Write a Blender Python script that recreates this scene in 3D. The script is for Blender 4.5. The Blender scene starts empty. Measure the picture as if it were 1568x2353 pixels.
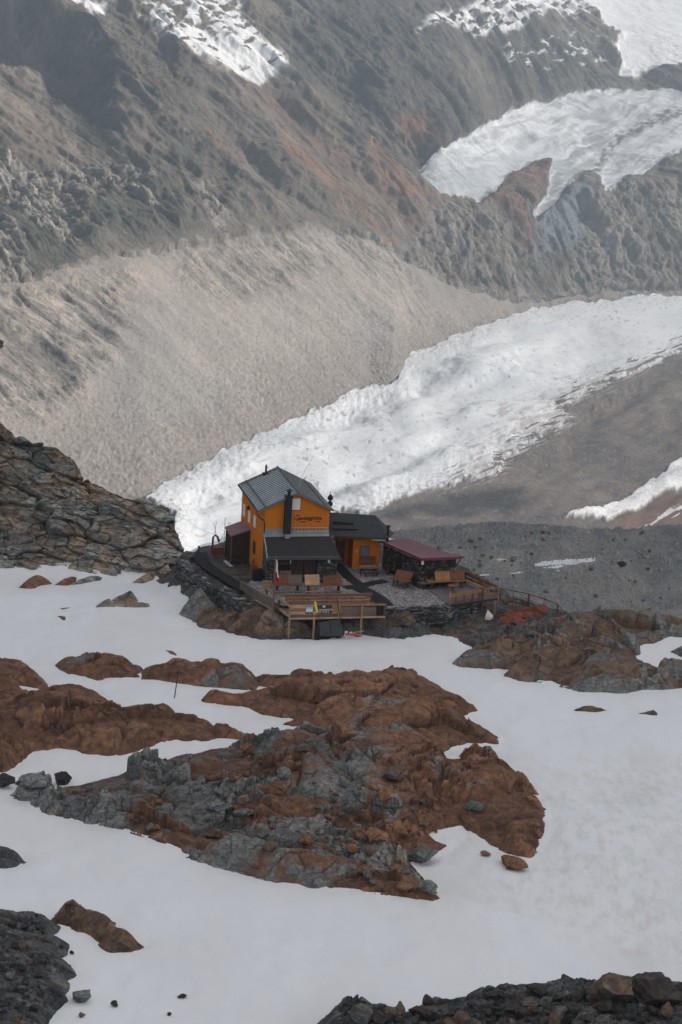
import bpy, bmesh, math, random
import numpy as np
from mathutils import Vector, Matrix

scene = bpy.context.scene
col = scene.collection
R = math.radians

# ------------------------------------------------------------------ camera model (the viewpoint on the slope above the hut)
HAZE, EXPO = 0.00024, -0.04
CAM_Z, PITCH, ROLL, VFOV = 62.0, R(15.5), R(3.5), R(26.0)
FOC = 1176.5 / math.tan(VFOV / 2)
CAM = np.array([0.0, 0.0, CAM_Z])
_F = np.array([0, math.cos(PITCH), -math.sin(PITCH)])
_R0 = np.array([1.0, 0, 0])
_U0 = np.cross(_R0, _F)
_RT = math.cos(ROLL) * _R0 + math.sin(ROLL) * _U0
_UP = math.cos(ROLL) * _U0 - math.sin(ROLL) * _R0


def ray(u, v):
    """direction (dy = 1) of the sight line through survey coordinate u, v"""
    u = np.asarray(u, float); v = np.asarray(v, float)
    a = (u - 784.0) / FOC; b = (1176.5 - v) / FOC
    d = _F + a[..., None] * _RT + b[..., None] * _UP
    return d / d[..., 1:2]


def at_y(u, v, y):
    return CAM + ray(u, v) * np.asarray(y, float)[..., None]


def project(p):
    q = np.asarray(p, float) - CAM
    w = q @ _F
    return 784.0 + FOC * (q @ _RT) / w, 1176.5 - FOC * (q @ _UP) / w

# ------------------------------------------------------------------ numpy noise
def _h(ix, iy, seed):
    n = (ix.astype(np.int64) * 374761393 + iy.astype(np.int64) * 668265263 + seed * 1274126177) & 0x7fffffff
    n = ((n ^ (n >> 13)) * 1274126177) & 0x7fffffff
    n = ((n ^ (n >> 15)) * 739983) & 0x7fffffff
    return ((n ^ (n >> 11)) & 0xffff) / 65535.0


def gnoise(x, y, seed=0):
    x0 = np.floor(x); y0 = np.floor(y); fx = x - x0; fy = y - y0
    ux = fx * fx * fx * (fx * (fx * 6 - 15) + 10); uy = fy * fy * fy * (fy * (fy * 6 - 15) + 10)
    r = []
    for j in (0, 1):
        for i in (0, 1):
            a = _h(x0 + i, y0 + j, seed) * 6.28318
            r.append(np.cos(a) * (fx - i) + np.sin(a) * (fy - j))
    return 1.5 * ((r[0] * (1 - ux) + r[1] * ux) * (1 - uy) + (r[2] * (1 - ux) + r[3] * ux) * uy)


def fbm(x, y, seed=0, octv=5, gain=0.5, lac=2.03):
    s = 0; a = 1.0; f = 1.0; t = 0
    for k in range(octv):
        s = s + a * gnoise(x * f + 17.3 * k, y * f - 9.1 * k, seed + k)
        t += a; a *= gain; f *= lac
    return s / t * 1.6


def ridged(x, y, seed=0, octv=5, gain=0.55):
    s = 0; a = 1.0; f = 1.0; t = 0
    for k in range(octv):
        s = s + a * (1 - np.abs(gnoise(x * f + 5.7 * k, y * f + 3.3 * k, seed + k)) * 2)
        t += a; a *= gain; f *= 2.1
    return s / t


def worley(x, y, seed=0, jit=0.9):
    """F1, F2, offset to the nearest point and three random numbers of its cell"""
    x0 = np.floor(x); y0 = np.floor(y)
    f1 = np.full(x.shape, 9.0); f2 = np.full(x.shape, 9.0)
    ox = np.zeros(x.shape); oy = np.zeros(x.shape); cx = np.zeros(x.shape); cy = np.zeros(x.shape)
    for j in (-1, 0, 1):
        for i in (-1, 0, 1):
            qx = x0 + i; qy = y0 + j
            dx = x - (qx + 0.5 + jit * (_h(qx, qy, seed) - 0.5)); dy = y - (qy + 0.5 + jit * (_h(qx, qy, seed + 7) - 0.5))
            d = np.sqrt(dx * dx + dy * dy)
            m = d < f1
            f2 = np.where(m, f1, np.minimum(f2, d))
            ox = np.where(m, dx, ox); oy = np.where(m, dy, oy)
            cx = np.where(m, qx, cx); cy = np.where(m, qy, cy); f1 = np.where(m, d, f1)
    return f1, f2, ox, oy, _h(cx, cy, seed + 31), _h(cx, cy, seed + 57), _h(cx, cy, seed + 83)


def sstep(a, b, x):
    t = np.clip((x - a) / (b - a), 0, 1)
    return t * t * (3 - 2 * t)


def sdf(x, y, poly):
    """signed distance to a polygon, positive inside"""
    P = np.asarray(poly, float); d2 = np.full(x.shape, 1e18); ins = np.zeros(x.shape, bool)
    for k in range(len(P)):
        ax, ay = P[k]; bx, by = P[(k + 1) % len(P)]
        ex, ey = bx - ax, by - ay; wx = x - ax; wy = y - ay
        t = np.clip((wx * ex + wy * ey) / (ex * ex + ey * ey + 1e-12), 0, 1)
        d2 = np.minimum(d2, (wx - t * ex) ** 2 + (wy - t * ey) ** 2)
        c = (ay > y) != (by > y)
        ins ^= c & (x < (bx - ax) * (y - ay) / ((by - ay) if by != ay else 1e-12) + ax)
    return np.sqrt(d2) * np.where(ins, 1, -1)


def blocks(x, y, s, seed, ang=0.0, aniso=1.0, tilt=0.5, step=0.5, crack=0.35, cw=0.10):
    """angular broken rock: tilted facets, steps and cracks; s = size of a block in metres"""
    c, n = math.cos(ang), math.sin(ang)
    p = (x * c + y * n) / (s * aniso); q = (-x * n + y * c) / s
    wx = p + 0.25 * gnoise(p * 1.3, q * 1.3, seed + 5); wy = q + 0.25 * gnoise(p * 1.3 + 9, q * 1.3, seed + 6)
    f1, f2, ox, oy, a, b, g = worley(wx, wy, seed)
    h = (ox * (a - 0.5) + oy * (b - 0.5)) * 2 * tilt + (g - 0.5) * step - crack * np.exp(-(f2 - f1) / cw)
    return s * h, f2 - f1, g


# ------------------------------------------------------------------ meshes
def link(o, parent=None):
    col.objects.link(o)
    if parent is not None:
        o.parent = parent
    return o


def mesh_np(name, V, F, mat, smooth=True, attrs=None, parent=None):
    """V (n,3), F (m,4) or (m,3)"""
    V = np.asarray(V, np.float32); F = np.asarray(F, np.int32)
    me = bpy.data.meshes.new(name); k = F.shape[1]
    me.vertices.add(len(V)); me.vertices.foreach_set('co', V.ravel())
    me.loops.add(F.size); me.loops.foreach_set('vertex_index', F.ravel())
    me.polygons.add(len(F)); me.polygons.foreach_set('loop_start', np.arange(0, F.size, k, dtype=np.int32))
    me.polygons.foreach_set('loop_total', np.full(len(F), k, np.int32))
    me.polygons.foreach_set('use_smooth', np.full(len(F), smooth, bool))
    for n, a in (attrs or {}).items():
        if a.ndim == 1:
            me.attributes.new(n, 'FLOAT', 'POINT').data.foreach_set('value', a.astype(np.float32))
        else:
            c = np.ones((len(V), 4), np.float32); c[:, :3] = a
            me.attributes.new(n, 'FLOAT_COLOR', 'POINT').data.foreach_set('color', c.ravel())
    me.update(); me.validate()
    if mat: me.materials.append(mat)
    return link(bpy.data.objects.new(name, me), parent)


def grid_faces(nr, nc):
    i = np.arange(nr - 1)[:, None] * nc + np.arange(nc - 1)[None]
    return np.stack([i, i + 1, i + nc + 1, i + nc], -1).reshape(-1, 4)


def subset(V, F, keep, attrs):
    f = F[keep]; ids, inv = np.unique(f, return_inverse=True)
    return V[ids], inv.reshape(f.shape), {k: a[ids] for k, a in attrs.items()}


def tag(o, label=None, cat=None, group=None, kind=None):
    if label: o['label'] = label
    if cat: o['category'] = cat
    if group: o['group'] = group
    if kind: o['kind'] = kind
    return o


# ------------------------------------------------------------------ materials
class NT:
    def __init__(s, name, rough=0.8, spec=0.3):
        s.m = bpy.data.materials.new(name); s.m.use_nodes = True
        s.t = s.m.node_tree; s.b = s.t.nodes['Principled BSDF']
        s.b.inputs['Roughness'].default_value = rough; s.b.inputs['Specular IOR Level'].default_value = spec
        s._co = None

    def n(s, kind, ins=None, **kw):
        o = s.t.nodes.new('ShaderNode' + kind)
        for k, v in kw.items(): setattr(o, k, v)
        for k, v in (ins or {}).items():
            i = o.inputs[k]
            if isinstance(v, bpy.types.NodeSocket): s.t.links.new(v, i)
            else: i.default_value = v
        return o

    def co(s, scale=(1, 1, 1), rot=(0, 0, 0)):
        if s._co is None: s._co = s.n('TexCoord').outputs['Object']
        return s.n('Mapping', {'Vector': s._co, 'Scale': scale, 'Rotation': rot}).outputs[0]

    def noise(s, scale, detail=6, rough=0.6, vec=None, dist=0.0):
        return s.n('TexNoise', {'Vector': vec or s.co(), 'Scale': scale, 'Detail': detail, 'Roughness': rough, 'Distortion': dist}).outputs['Fac']

    def ramp(s, fac, stops, interp='LINEAR'):
        o = s.n('ValToRGB', {'Fac': fac}); e = o.color_ramp.elements; o.color_ramp.interpolation = interp
        while len(e) < len(stops): e.new(0.5)
        for k, (p, c) in enumerate(stops):
            e[k].position = p; e[k].color = (*c, 1) if len(c) == 3 else c
        return o.outputs['Color']

    def mix(s, fac, a, b, mode='MIX'):
        o = s.n('Mix', data_type='RGBA', blend_type=mode, clamp_factor=True)
        for i, v in ((0, fac), (6, a), (7, b)):
            q = o.inputs[i]
            if isinstance(v, bpy.types.NodeSocket): s.t.links.new(v, q)
            else: q.default_value = (*v, 1) if isinstance(v, tuple) and len(v) == 3 else v
        return o.outputs[2]

    def math(s, op, a, b=0.0, clamp=False):
        return s.n('Math', {0: a, 1: b}, operation=op, use_clamp=clamp).outputs[0]

    def mr(s, v, a, b, c, d):
        return s.n('MapRange', {0: v, 1: a, 2: b, 3: c, 4: d}).outputs[0]

    def attr(s, name, out='Fac'):
        return s.n('Attribute', attribute_name=name).outputs[out]

    def bump(s, h, strength=0.5, dist=0.05, normal=None):
        ins = {'Height': h, 'Strength': strength, 'Distance': dist}
        if normal: ins['Normal'] = normal
        return s.n('Bump', ins).outputs[0]

    def out(s, color, normal=None, rough=None):
        for k, v in (('Base Color', color), ('Normal', normal), ('Roughness', rough)):
            if v is None: continue
            q = s.b.inputs[k]
            if isinstance(v, bpy.types.NodeSocket): s.t.links.new(v, q)
            else: q.default_value = (*v, 1) if isinstance(v, tuple) and len(v) == 3 else v
        return s.m

# ------------------------------------------------------------------ valley, glacier and mountain (one sheet, cut into its grounds)
def pl(u, pts):
    a = np.array(pts, float)
    return np.interp(u, a[:, 0], a[:, 1])


NU, SEG = 1010, (420, 270, 220, 200, 180, 180)
uu = np.linspace(-300, 1900, NU)
v0 = np.full(NU, 1400.0)
vE = pl(uu, [(-300, 1430), (-110, 1320), (0, 1265), (200, 1180), (330, 1140), (390, 1110), (500, 1045), (640, 985), (745, 935), (850, 885), (905, 880), (940, 820), (1090, 755), (1200, 718), (1300, 695), (1568, 678), (1900, 655)])
vM = pl(uu, [(-110, 690), (0, 655), (110, 640), (200, 605), (300, 592), (420, 580), (500, 555), (560, 540), (700, 528), (790, 535), (860, 556), (930, 600), (1000, 640), (1100, 668), (1180, 690), (1300, 676), (1568, 662), (1680, 655)])
v2 = pl(uu, [(-110, 470), (200, 470), (500, 440), (800, 430), (950, 432), (1000, 445), (1100, 466), (1180, 476), (1240, 476), (1300, 468), (1380, 452), (1450, 430), (1568, 400), (1680, 385)])
v3 = pl(uu, [(-110, 330), (300, 320), (700, 330), (900, 370), (965, 398), (1000, 360), (1060, 325), (1180, 264), (1290, 216), (1450, 210), (1568, 208), (1680, 205)])
v4 = pl(uu, [(-110, 150), (500, 150), (900, 160), (1100, 150), (1300, 120), (1680, 110)])
v5 = np.full(uu.shape, -90.0)
k3 = np.exp(-np.linspace(-3, 3, 13) ** 2); k3 /= k3.sum()
sm = lambda v: np.convolve(np.pad(v, 6, 'edge'), k3, 'valid')
vE = sm(vE); vM = sm(vM); v2 = sm(v2); v3 = sm(v3)
z_fl = -252.0
def onz(v, z):
    return (z - CAM_Z) / ray(uu, v)[:, 2]
yl = [onz(v0, z_fl), onz(vE, z_fl)]
def wide(a, n=130):
    k = np.hanning(n); return np.convolve(np.pad(a, n, 'edge'), k / k.sum(), 'same')[n:-n]
def nexty(v, m):
    m = wide(m)
    z1 = CAM_Z + ray(uu, vl[-1])[:, 2] * yl[-1]
    yl.append((z1 - m * yl[-1] - CAM_Z) / (ray(uu, v)[:, 2] - m)); vl.append(v); yl[-1] = wide(yl[-1], 121)
vl = [v0, vE]
nexty(vM, pl(uu, [(0, .30), (700, .30), (1000, .36), (1180, .6), (1680, .6)]))
nexty(v2, pl(uu, [(0, .33), (850, .34), (1000, .5), (1150, .85), (1680, .85)]))
nexty(v3, pl(uu, [(0, .35), (850, .36), (1000, .36), (1150, .20), (1680, .18)]))
nexty(v4, pl(uu, [(0, .38), (850, .42), (1000, .5), (1250, .6), (1420, .45), (1680, .4)]))
nexty(v5, pl(uu, [(0, .42), (850, .45), (1150, .5), (1380, .30), (1680, .26)]))
UU = []; VV = []; YY = []
for k in range(6):
    n = SEG[k]; t = np.linspace(0, 1, n, endpoint=(k == 5))[:, None]
    v = vl[k] * (1 - t) + vl[k + 1] * t
    iy = (1 / yl[k]) * (1 - t) + (1 / yl[k + 1]) * t
    UU.append(np.broadcast_to(uu, v.shape)); VV.append(v); YY.append(1 / iy)
UU = np.concatenate(UU); VV = np.concatenate(VV); YY = np.concatenate(YY)
NR = UU.shape[0]
for _ in range(6):                                    # soften the folds between the planes
    YY[1:-1] = (YY[:-2] + 2 * YY[1:-1] + YY[2:]) / 4
FV = at_y(UU, VV, YY)
X = FV[..., 0]; Y = FV[..., 1]
tx = X * 0.42 + Y * 0.905                              # along the valley
tf = X * 0.905 - Y * 0.42                              # down the fall line
# warped survey coordinates, so that no border is a clean line
def warp(a, s, seed):
    return a * fbm(UU / s, VV / s, seed, 4), a * fbm(UU / s + 40, VV / s + 11, seed + 20, 4)
w1, w2 = warp(9, 60, 3); w3, w4 = warp(4, 14, 8)
QU = UU + w1 + w3; QV = VV + w2 + w4
dE = pl(QU[0], np.stack([uu, vE], 1))                  # rows of the two main lines
vEg = np.interp(QU, uu, vE); vMg = np.interp(QU, uu, vM); v2g = np.interp(QU, uu, v2); v3g = np.interp(QU, uu, v3)
def region(poly, soft=6.0):
    return sstep(-soft, soft, sdf(QU, QV, poly))
moraine = sstep(-3, 3, vEg - QV) * sstep(-4, 4, QV - vMg)
floor_m = sstep(-3, 3, QV - vEg)
mount = sstep(-4, 4, vMg - QV)
ICE = [(330, 1142), (390, 1110), (500, 1048), (515, 1036), (640, 985), (745, 935), (840, 885), (900, 888), (918, 872), (905, 850), (930, 838), (940, 820), (1090, 755), (1200, 718), (1300, 695), (1568, 678), (2000, 650),
       (2000, 690), (1568, 800), (1500, 835), (1430, 868), (1340, 905), (1290, 935), (1310, 965), (1240, 1005), (1160, 1050), (1150, 1085), (1050, 1110), (960, 1135), (880, 1165), (860, 1178), (790, 1178), (700, 1215), (600, 1290), (380, 1330), (400, 1180)]
TONGUE = [(1300, 1197), (1420, 1143), (1480, 1100), (1560, 1052), (2000, 880), (2000, 960), (1568, 1108), (1500, 1130), (1450, 1158), (1390, 1190)]
HANG = [(962, 402), (985, 368), (1050, 326), (1180, 263), (1285, 219), (1400, 212), (2000, 205), (2000, 300), (1568, 352), (1500, 385), (1440, 408), (1400, 452), (1378, 460), (1368, 415), (1340, 400), (1300, 440), (1262, 482), (1236, 510), (1226, 488), (1246, 440), (1256, 395), (1225, 384), (1178, 402), (1140, 442), (1102, 474), (1060, 464), (1000, 442), (970, 425)]
SNOWTOP = [(1090, -100), (1150, 5), (1220, 15), (1310, 5), (1345, 22), (1382, 62), (1425, 88), (1405, 125), (1428, 182), (1500, 165), (1568, 150), (2000, 120), (2000, -120)]
BAND = [(945, 95), (985, 60), (1050, 35), (1110, 0), (1170, -20), (1330, -10), (1350, 40), (1300, 60), (1260, 40), (1210, 60), (1170, 85), (1090, 92), (1010, 82)]
BAND2 = [(1150, 120), (1250, 100), (1350, 80), (1420, 130), (1415, 165), (1340, 160), (1230, 175), (1150, 165)]
PATCH = [(420, -30), (530, -30), (560, 55), (588, 78), (586, 102), (645, 138), (656, 165), (602, 200), (555, 188), (470, 168), (400, 122), (360, 88), (305, 45), (370, 20)]
PATCH2 = [(60, -20), (110, 10), (190, -10), (215, 10), (250, 5), (240, 42), (205, 40), (195, 15), (130, 12)]
fl = lambda a, b, sd, o=4: fbm(tx / a, tf / b, sd, o)      # streaks running down the fall line
streak = fl(5, 90, 11); streak2 = fl(14, 200, 15); coarse = fbm(X / 60, Y / 90, 21, 5); fine = fbm(X / 7, Y / 10, 25, 5)
# --- relief
relief = np.zeros_like(X)
craggy = sstep(-.15, .3, fbm(tx / 150, tf / 190, 29, 4) + .75 * (region([(-120, 380), (120, 400), (330, 390), (500, 430), (520, 540), (380, 575), (200, 560), (90, 640), (-120, 660)], 45) + region([(600, 60), (1100, 40), (1420, 190), (1180, 260), (1000, 350), (900, 420), (760, 330), (640, 180)], 60)) - .25)
gul = ridged(tx / 38 + .5 * coarse, tf / 190, 31, 5)
gul2 = ridged(tx / 95 + .3 * coarse, tf / 420, 35, 4)
crg = ridged(tx / 46 + .5 * coarse, tf / 60 + .5 * streak2, 37, 6, .6)
edge_in = np.maximum(sstep(0, 75, vMg - QV), .35 * sstep(0, 10, vMg - QV) + .3 * sstep(1050, 1250, UU))
relief += mount * edge_in * (1 - .85 * region(SNOWTOP, 20)) * (1 - .8 * region(HANG, 12)) * (15 * gul2 + 4.0 * gul * (1 - .5 * craggy) + 5 * coarse + .5 * fine + craggy * (8 * crg - 4.5))
crag = sstep(-.05, .3, fbm(tx / 45, tf / 70, 41, 4) + .9 * (region([(-120, 380), (120, 400), (330, 400), (500, 430), (520, 540), (380, 575), (200, 560), (90, 640), (-120, 660)], 45) - .75)) * mount
crag *= sstep(700, 560, UU)
cragR = np.maximum(region([(905, 620), (1000, 480), (1100, 490), (1180, 490), (1250, 590), (1210, 680), (1060, 670)], 25), region([(1330, 480), (1450, 440), (1700, 380), (1700, 660), (1280, 672)], 25)) * mount
bA, eA, gA = blocks(tx, tf / 1.6, 8.0, 43, 0.15, 0.9, .7, .9, .4, .10); bB, eB, gB = blocks(tx, tf / 1.5, 3.2, 47, 0.2, .9, .7, .8, .4, .12)
relief += np.maximum(crag, cragR * .9) * (.55 * bA + .7 * bB + .8 * fine) + cragR * (3.2 * ridged(tx / 30 + .4 * coarse, tf / 34, 49, 5, .58) - 1.8)
NUN = [(1178, 404), (1205, 392), (1235, 396), (1254, 388), (1250, 420), (1238, 452), (1230, 520), (1222, 590), (1190, 570), (1168, 500), (1110, 478), (1126, 452), (1150, 432)]
relief += 6 * sstep(-14, 40, 12 * coarse + sdf(QU, QV, NUN)) * mount
HOL = [(-140, 20), (60, 0), (165, 45), (240, 125), (262, 215), (272, 340), (225, 335), (165, 285), (115, 235), (80, 180), (-140, 150)]
relief -= 34 * sstep(-8, 55, sdf(QU, QV, HOL)) * mount
crest = moraine * np.exp(-np.clip(QV - vMg, 0, 400) / 60.0) * sstep(0, 26, QV - vMg)
ribs = ridged(tx / 24 + .7 * coarse, tf / 120, 51, 4); ribs2 = ridged(tx / 8 + .6 * coarse, tf / 60, 55, 3)
LCLIFF = np.maximum(region([(-120, 655), (130, 655), (300, 640), (280, 780), (190, 900), (90, 960), (-120, 930)], 45), .8 * region([(420, 575), (640, 535), (760, 540), (720, 640), (560, 690), (430, 650)], 30)) * moraine
gulm = sstep(-.2, .4, fbm(tx / 110, tf / 400, 57, 3))
ribs3 = ridged(tx / 15 + .5 * coarse, tf / 90, 56, 4)
relief += moraine * (2.2 * coarse + .35 * fine + 1.2 * fl(34, 260, 59)) + np.maximum(crest * gulm, .8 * LCLIFF) * (7.5 * ribs + 3.5 * ribs3 + 1.2 * ribs2 - 6.5)
relief += moraine * sstep(0.1, 1, (QV - vMg) / np.maximum(vEg - vMg, 1)) * 0.7 * fbm(X / 2.5, Y / 4, 58, 3)
ice = region(ICE, 2.5); tong = region(TONGUE, 3.0); hang = region(HANG, 3.0) * mount
isd = sdf(QU, QV, ICE); inn = sstep(0, 70, isd)
swell = fbm(tf / 80 + .2 * coarse, tx / 170, 61, 2); swl2 = ridged(tf / 42 + .5 * swell, tx / 120 + .3 * coarse, 64, 3)
calm = sstep(1560, 900, UU) * .85 + .15
relief += ice * (1.5 + inn * calm * (11.0 * swell + 1.8 * swl2 * sstep(-.1, .4, fbm(tx / 160, tf / 100, 62, 2)) + .22 * fbm(tf / 14, tx / 30, 67, 3)) + .03 * fine) + tong * 2
relief += (floor_m * (1 - ice)) * (8.0 * fbm(tf / 80, tx / 190, 66, 4) * sstep(0, -60, isd) + .5 * fbm(X / 16, Y / 22, 68, 4))
cre = ridged(tx / 10 + .8 * coarse, tf / 26, 71, 4)
relief += hang * (5.5 * fbm(X / 90, Y / 90, 73, 3) + 1.3 * cre * sstep(-.1, .5, fbm(X / 90, Y / 90, 74, 2)) + 1.0)
NRM = np.array([.42, -.36, .83])
up = np.array([0, 0, 1.0])
FV = FV + relief[..., None] * (mount[..., None] * NRM + (1 - mount[..., None]) * (moraine[..., None] * NRM + (1 - moraine[..., None]) * up))
# --- ground colours (albedo, with shade painted on the hanging ice tongue)
def C(*c): return np.array(c)
def lay(c, m, k):
    return c + (np.asarray(k) - c) * np.clip(m, 0, 1)[..., None]
c = np.broadcast_to(C(.170, .141, .118), X.shape + (3,)).copy()
smooth = (1 - craggy)[..., None]
c = lay(c, sstep(-.2, .8, streak2) * (1 - .7 * craggy), (.235, .197, .165))
c = lay(c, .7 * sstep(.1, .7, streak) * (1 - craggy), (.27, .24, .21))
c = lay(c, .6 * sstep(.05, .7, fl(9, 110, 17)) * (1 - craggy), (.11, .103, .098))
c = lay(c, .75 * craggy * sstep(-.2, .5, fine), (.088, .085, .085))
c = lay(c, .8 * craggy * sstep(.62, .9, crg) , (.255, .235, .215))
c = lay(c, .6 * sstep(.25, .6, fbm(X / 3, Y / 5, 18, 4)), (.085, .08, .078))
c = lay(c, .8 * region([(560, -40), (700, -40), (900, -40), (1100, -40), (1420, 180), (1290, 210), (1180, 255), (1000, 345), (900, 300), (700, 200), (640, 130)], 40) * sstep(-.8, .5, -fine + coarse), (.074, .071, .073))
c = lay(c, .5 * sstep(.1, .7, coarse), (.185, .15, .125))
GR = region([(-120, 380), (60, 370), (250, 400), (420, 330), (640, 500), (880, 470), (900, 550), (700, 528), (560, 540), (420, 580), (300, 592), (200, 610), (-120, 690)], 40)
c = lay(c, .75 * GR * sstep(-.4, .5, coarse + .6 * streak2), (.108, .113, .092))
ru = np.maximum.reduce([region([(470, 290), (520, 320), (530, 395), (505, 380), (455, 310)], 12), region([(820, 345), (860, 350), (905, 410), (960, 470), (880, 450)], 18), region([(900, 280), (960, 270), (990, 330), (950, 350)], 18),
                        .8 * region([(640, 330), (700, 390), (860, 520), (900, 560), (800, 500), (640, 380)], 25)])
c = lay(c, .95 * ru * sstep(-.8, .3, streak + coarse), (.30, .145, .080))
c = lay(c, .75 * region([(540, 170), (700, 260), (860, 400), (820, 420), (680, 330), (560, 230)], 30) * sstep(-.7, .5, streak), (.20, .115, .095))
c = lay(c, .6 * region([(-120, 180), (20, 190), (120, 300), (230, 400), (180, 410), (40, 330), (-120, 300)], 30) * sstep(-.5, .5, streak2), (.29, .225, .185))
c = lay(c, .5 * region([(960, 470), (1080, 480), (1040, 560), (900, 520), (760, 440), (800, 420)], 30), (.22, .15, .11))
c = lay(c, .85 * crag * sstep(-.35, .5, gA + gB - .8 + fine), (.44, .40, .365))
c = lay(c, .75 * cragR * sstep(-.6, .4, fine + coarse), (.33, .30, .275))
c = lay(c, .6 * cragR * sstep(.0, .5, fbm(X / 4, Y / 6, 28, 4)), (.10, .095, .092))
c = lay(c, .8 * region([(1185, 398), (1252, 400), (1240, 455), (1222, 590), (1190, 570), (1165, 490), (1110, 475)], 8) * sstep(-.7, .3, fine + coarse), (.20, .105, .08))
c = lay(c, .5 * region([(1060, 600), (1250, 610), (1300, 680), (1020, 690)], 20) * sstep(0, .6, coarse), (.36, .2, .14))
mm = np.clip((QV - vMg) / np.maximum(vEg - vMg, 1), 0, 1)
cm = lay(np.broadcast_to(C(.335, .300, .272), c.shape).copy(), sstep(-.6, .8, streak2), (.385, .343, .308))
cm = lay(cm, .45 * sstep(.1, .8, streak) * (1 - mm), (.25, .222, .20))
cm = lay(cm, .6 * sstep(.0, .8, fl(30, 150, 83)), (.27, .238, .212))
cm = lay(cm, .55 * sstep(-.1, .5, fbm(tx / 170, tf / 110, 60, 4)), (.255, .246, .236))
cm = lay(cm, .4 * sstep(.2, .7, coarse), (.40, .345, .295))
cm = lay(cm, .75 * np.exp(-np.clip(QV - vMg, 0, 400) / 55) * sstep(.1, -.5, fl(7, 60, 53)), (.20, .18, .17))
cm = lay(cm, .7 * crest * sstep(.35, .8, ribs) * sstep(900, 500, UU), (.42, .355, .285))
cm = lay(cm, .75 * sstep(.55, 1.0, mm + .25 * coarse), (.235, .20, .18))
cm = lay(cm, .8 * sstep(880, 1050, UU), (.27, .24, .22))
cm = lay(cm, (.2 + .6 * mm) * sstep(.3, .6, fbm(X / 2.2, Y / 4, 81, 3)), (.13, .12, .115))
cm = lay(cm, (.15 + .5 * mm) * sstep(.42, .7, fbm(X / 1.6, Y / 3, 82, 2)), (.5, .46, .42))
cm = lay(cm, .75 * LCLIFF * sstep(.35, .7, ribs3), (.47, .415, .365)); cm = lay(cm, .6 * LCLIFF * sstep(.3, .05, ribs3), (.19, .175, .165))
rag = 46 * np.clip(ribs - .35, -.3, .6) * gulm + 10 * fl(12, 60, 84)
morc = sstep(-3, 3, vEg - QV) * sstep(-7, 7, QV - vMg - rag + 8)
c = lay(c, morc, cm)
cf = lay(np.broadcast_to(C(.145, .122, .112), c.shape).copy(), sstep(-.3, .8, coarse), (.20, .162, .14))
cf = lay(cf, .7 * sstep(.0, .6, fbm(tf / 9, tx / 30, 86, 4)), (.115, .105, .10))
cf = lay(cf, .5 * sstep(.35, .65, fbm(X / 2, Y / 5, 87, 3)), (.34, .29, .26))
cf = lay(cf, .6 * sstep(.35, .7, fbm(X / 2.4, Y / 6, 88, 3)), (.085, .08, .08))
cf = lay(cf, .7 * region([(1440, 1170), (1520, 1125), (1700, 1100), (1700, 1230), (1380, 1215)], 14), (.20, .115, .08))
c = lay(c, floor_m, cf)
isd2 = sdf(QU, QV, ICE)
flow = fbm((UU * .94 - VV * .34) / 46, (UU * .34 + VV * .94) / 6, 91, 5)
dirt = sstep(.1, .9, flow + .8 * region([(1000, 1170), (1150, 960), (1300, 880), (1700, 760), (1700, 860), (1250, 1080), (1000, 1180)], 60) + .25 * fine - .25)
ci = lay(np.broadcast_to(C(.74, .755, .77), c.shape).copy(), .75 * dirt, (.42, .38, .36))
cvs = ridged(tx / 17 + 1.1 * swell, tf / 75, 97, 3)
ci = lay(ci, .85 * sstep(.80, .93, cvs) * sstep(.0, .35, fbm(tx / 90, tf / 60, 98, 3)), (.36, .41, .45))
ci = lay(ci, .5 * sstep(.05, .6, fbm(tf / 40, tx / 120, 96, 4)), (.60, .635, .67))
ci = lay(ci, .8 * sstep(.62, .95, fbm(X / 5, Y / 9, 95, 4) + .3 * swell), (.4, .34, .33))
feather = sstep(-.25, .25, sdf(QU, QV, ICE) / 48 + 1.2 * flow + .1) * sstep(-26, 2, sdf(QU, QV, ICE))
lowr = sstep(860, 1100, UU - (VV - 1000) * .6) * sstep(25, 90, QV - vEg)
icem = np.where(lowr > 0, ice * (1 - lowr) + lowr * feather * 1, ice) * floor_m
icem = np.clip(icem, 0, 1)
ci = lay(ci, .8 * np.exp(-np.clip(isd2, 0, 300) / 22) * sstep(.15, .4, fbm(X / 2.4, Y / 6, 89, 3)), (.24, .21, .20))
ci = lay(ci, .7 * sstep(.66, .78, fbm(X / 4, Y / 11, 90, 3) + .25 * fbm(tf / 60, tx / 90, 92, 2)), (.30, .27, .26))
c = lay(c, icem, ci)
c = lay(c, tong, (.78, .78, .79))
st = sstep(0, .25, fbm((UU * .93 - VV * .37) / 60, (UU * .37 + VV * .93) / 7, 99, 4) + .2 * (region([(1435, 1205), (1568, 1160), (1700, 1120), (1700, 1140), (1568, 1185), (1450, 1215)], 6) - .5) * 4 - .3)
c = lay(c, st * region([(1420, 1210), (1568, 1155), (1700, 1110), (1700, 1150), (1568, 1190)], 6), (.78, .77, .78))
hu = UU + 26 * fbm(UU / 90, VV / 60, 105, 3); hv = VV + 14 * fbm(UU / 80, VV / 50, 107, 3) + .0006 * (UU - 1250) ** 2
hflow = .7 * fbm((hu * .95 - hv * .3) / 60, (hu * .3 + hv * .95) / 9, 103, 5) + .5 * fbm(hu / 40, hv / 22, 109, 4)
ch = lay(np.broadcast_to(C(.72, .735, .755), c.shape).copy(), sstep(-.4, .6, hflow), (.44, .45, .465))
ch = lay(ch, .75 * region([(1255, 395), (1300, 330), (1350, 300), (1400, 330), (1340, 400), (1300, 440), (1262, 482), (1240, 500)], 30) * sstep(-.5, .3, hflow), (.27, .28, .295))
ch = lay(ch, .45 * sstep(.62, .9, cre), (.36, .39, .42))
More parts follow.
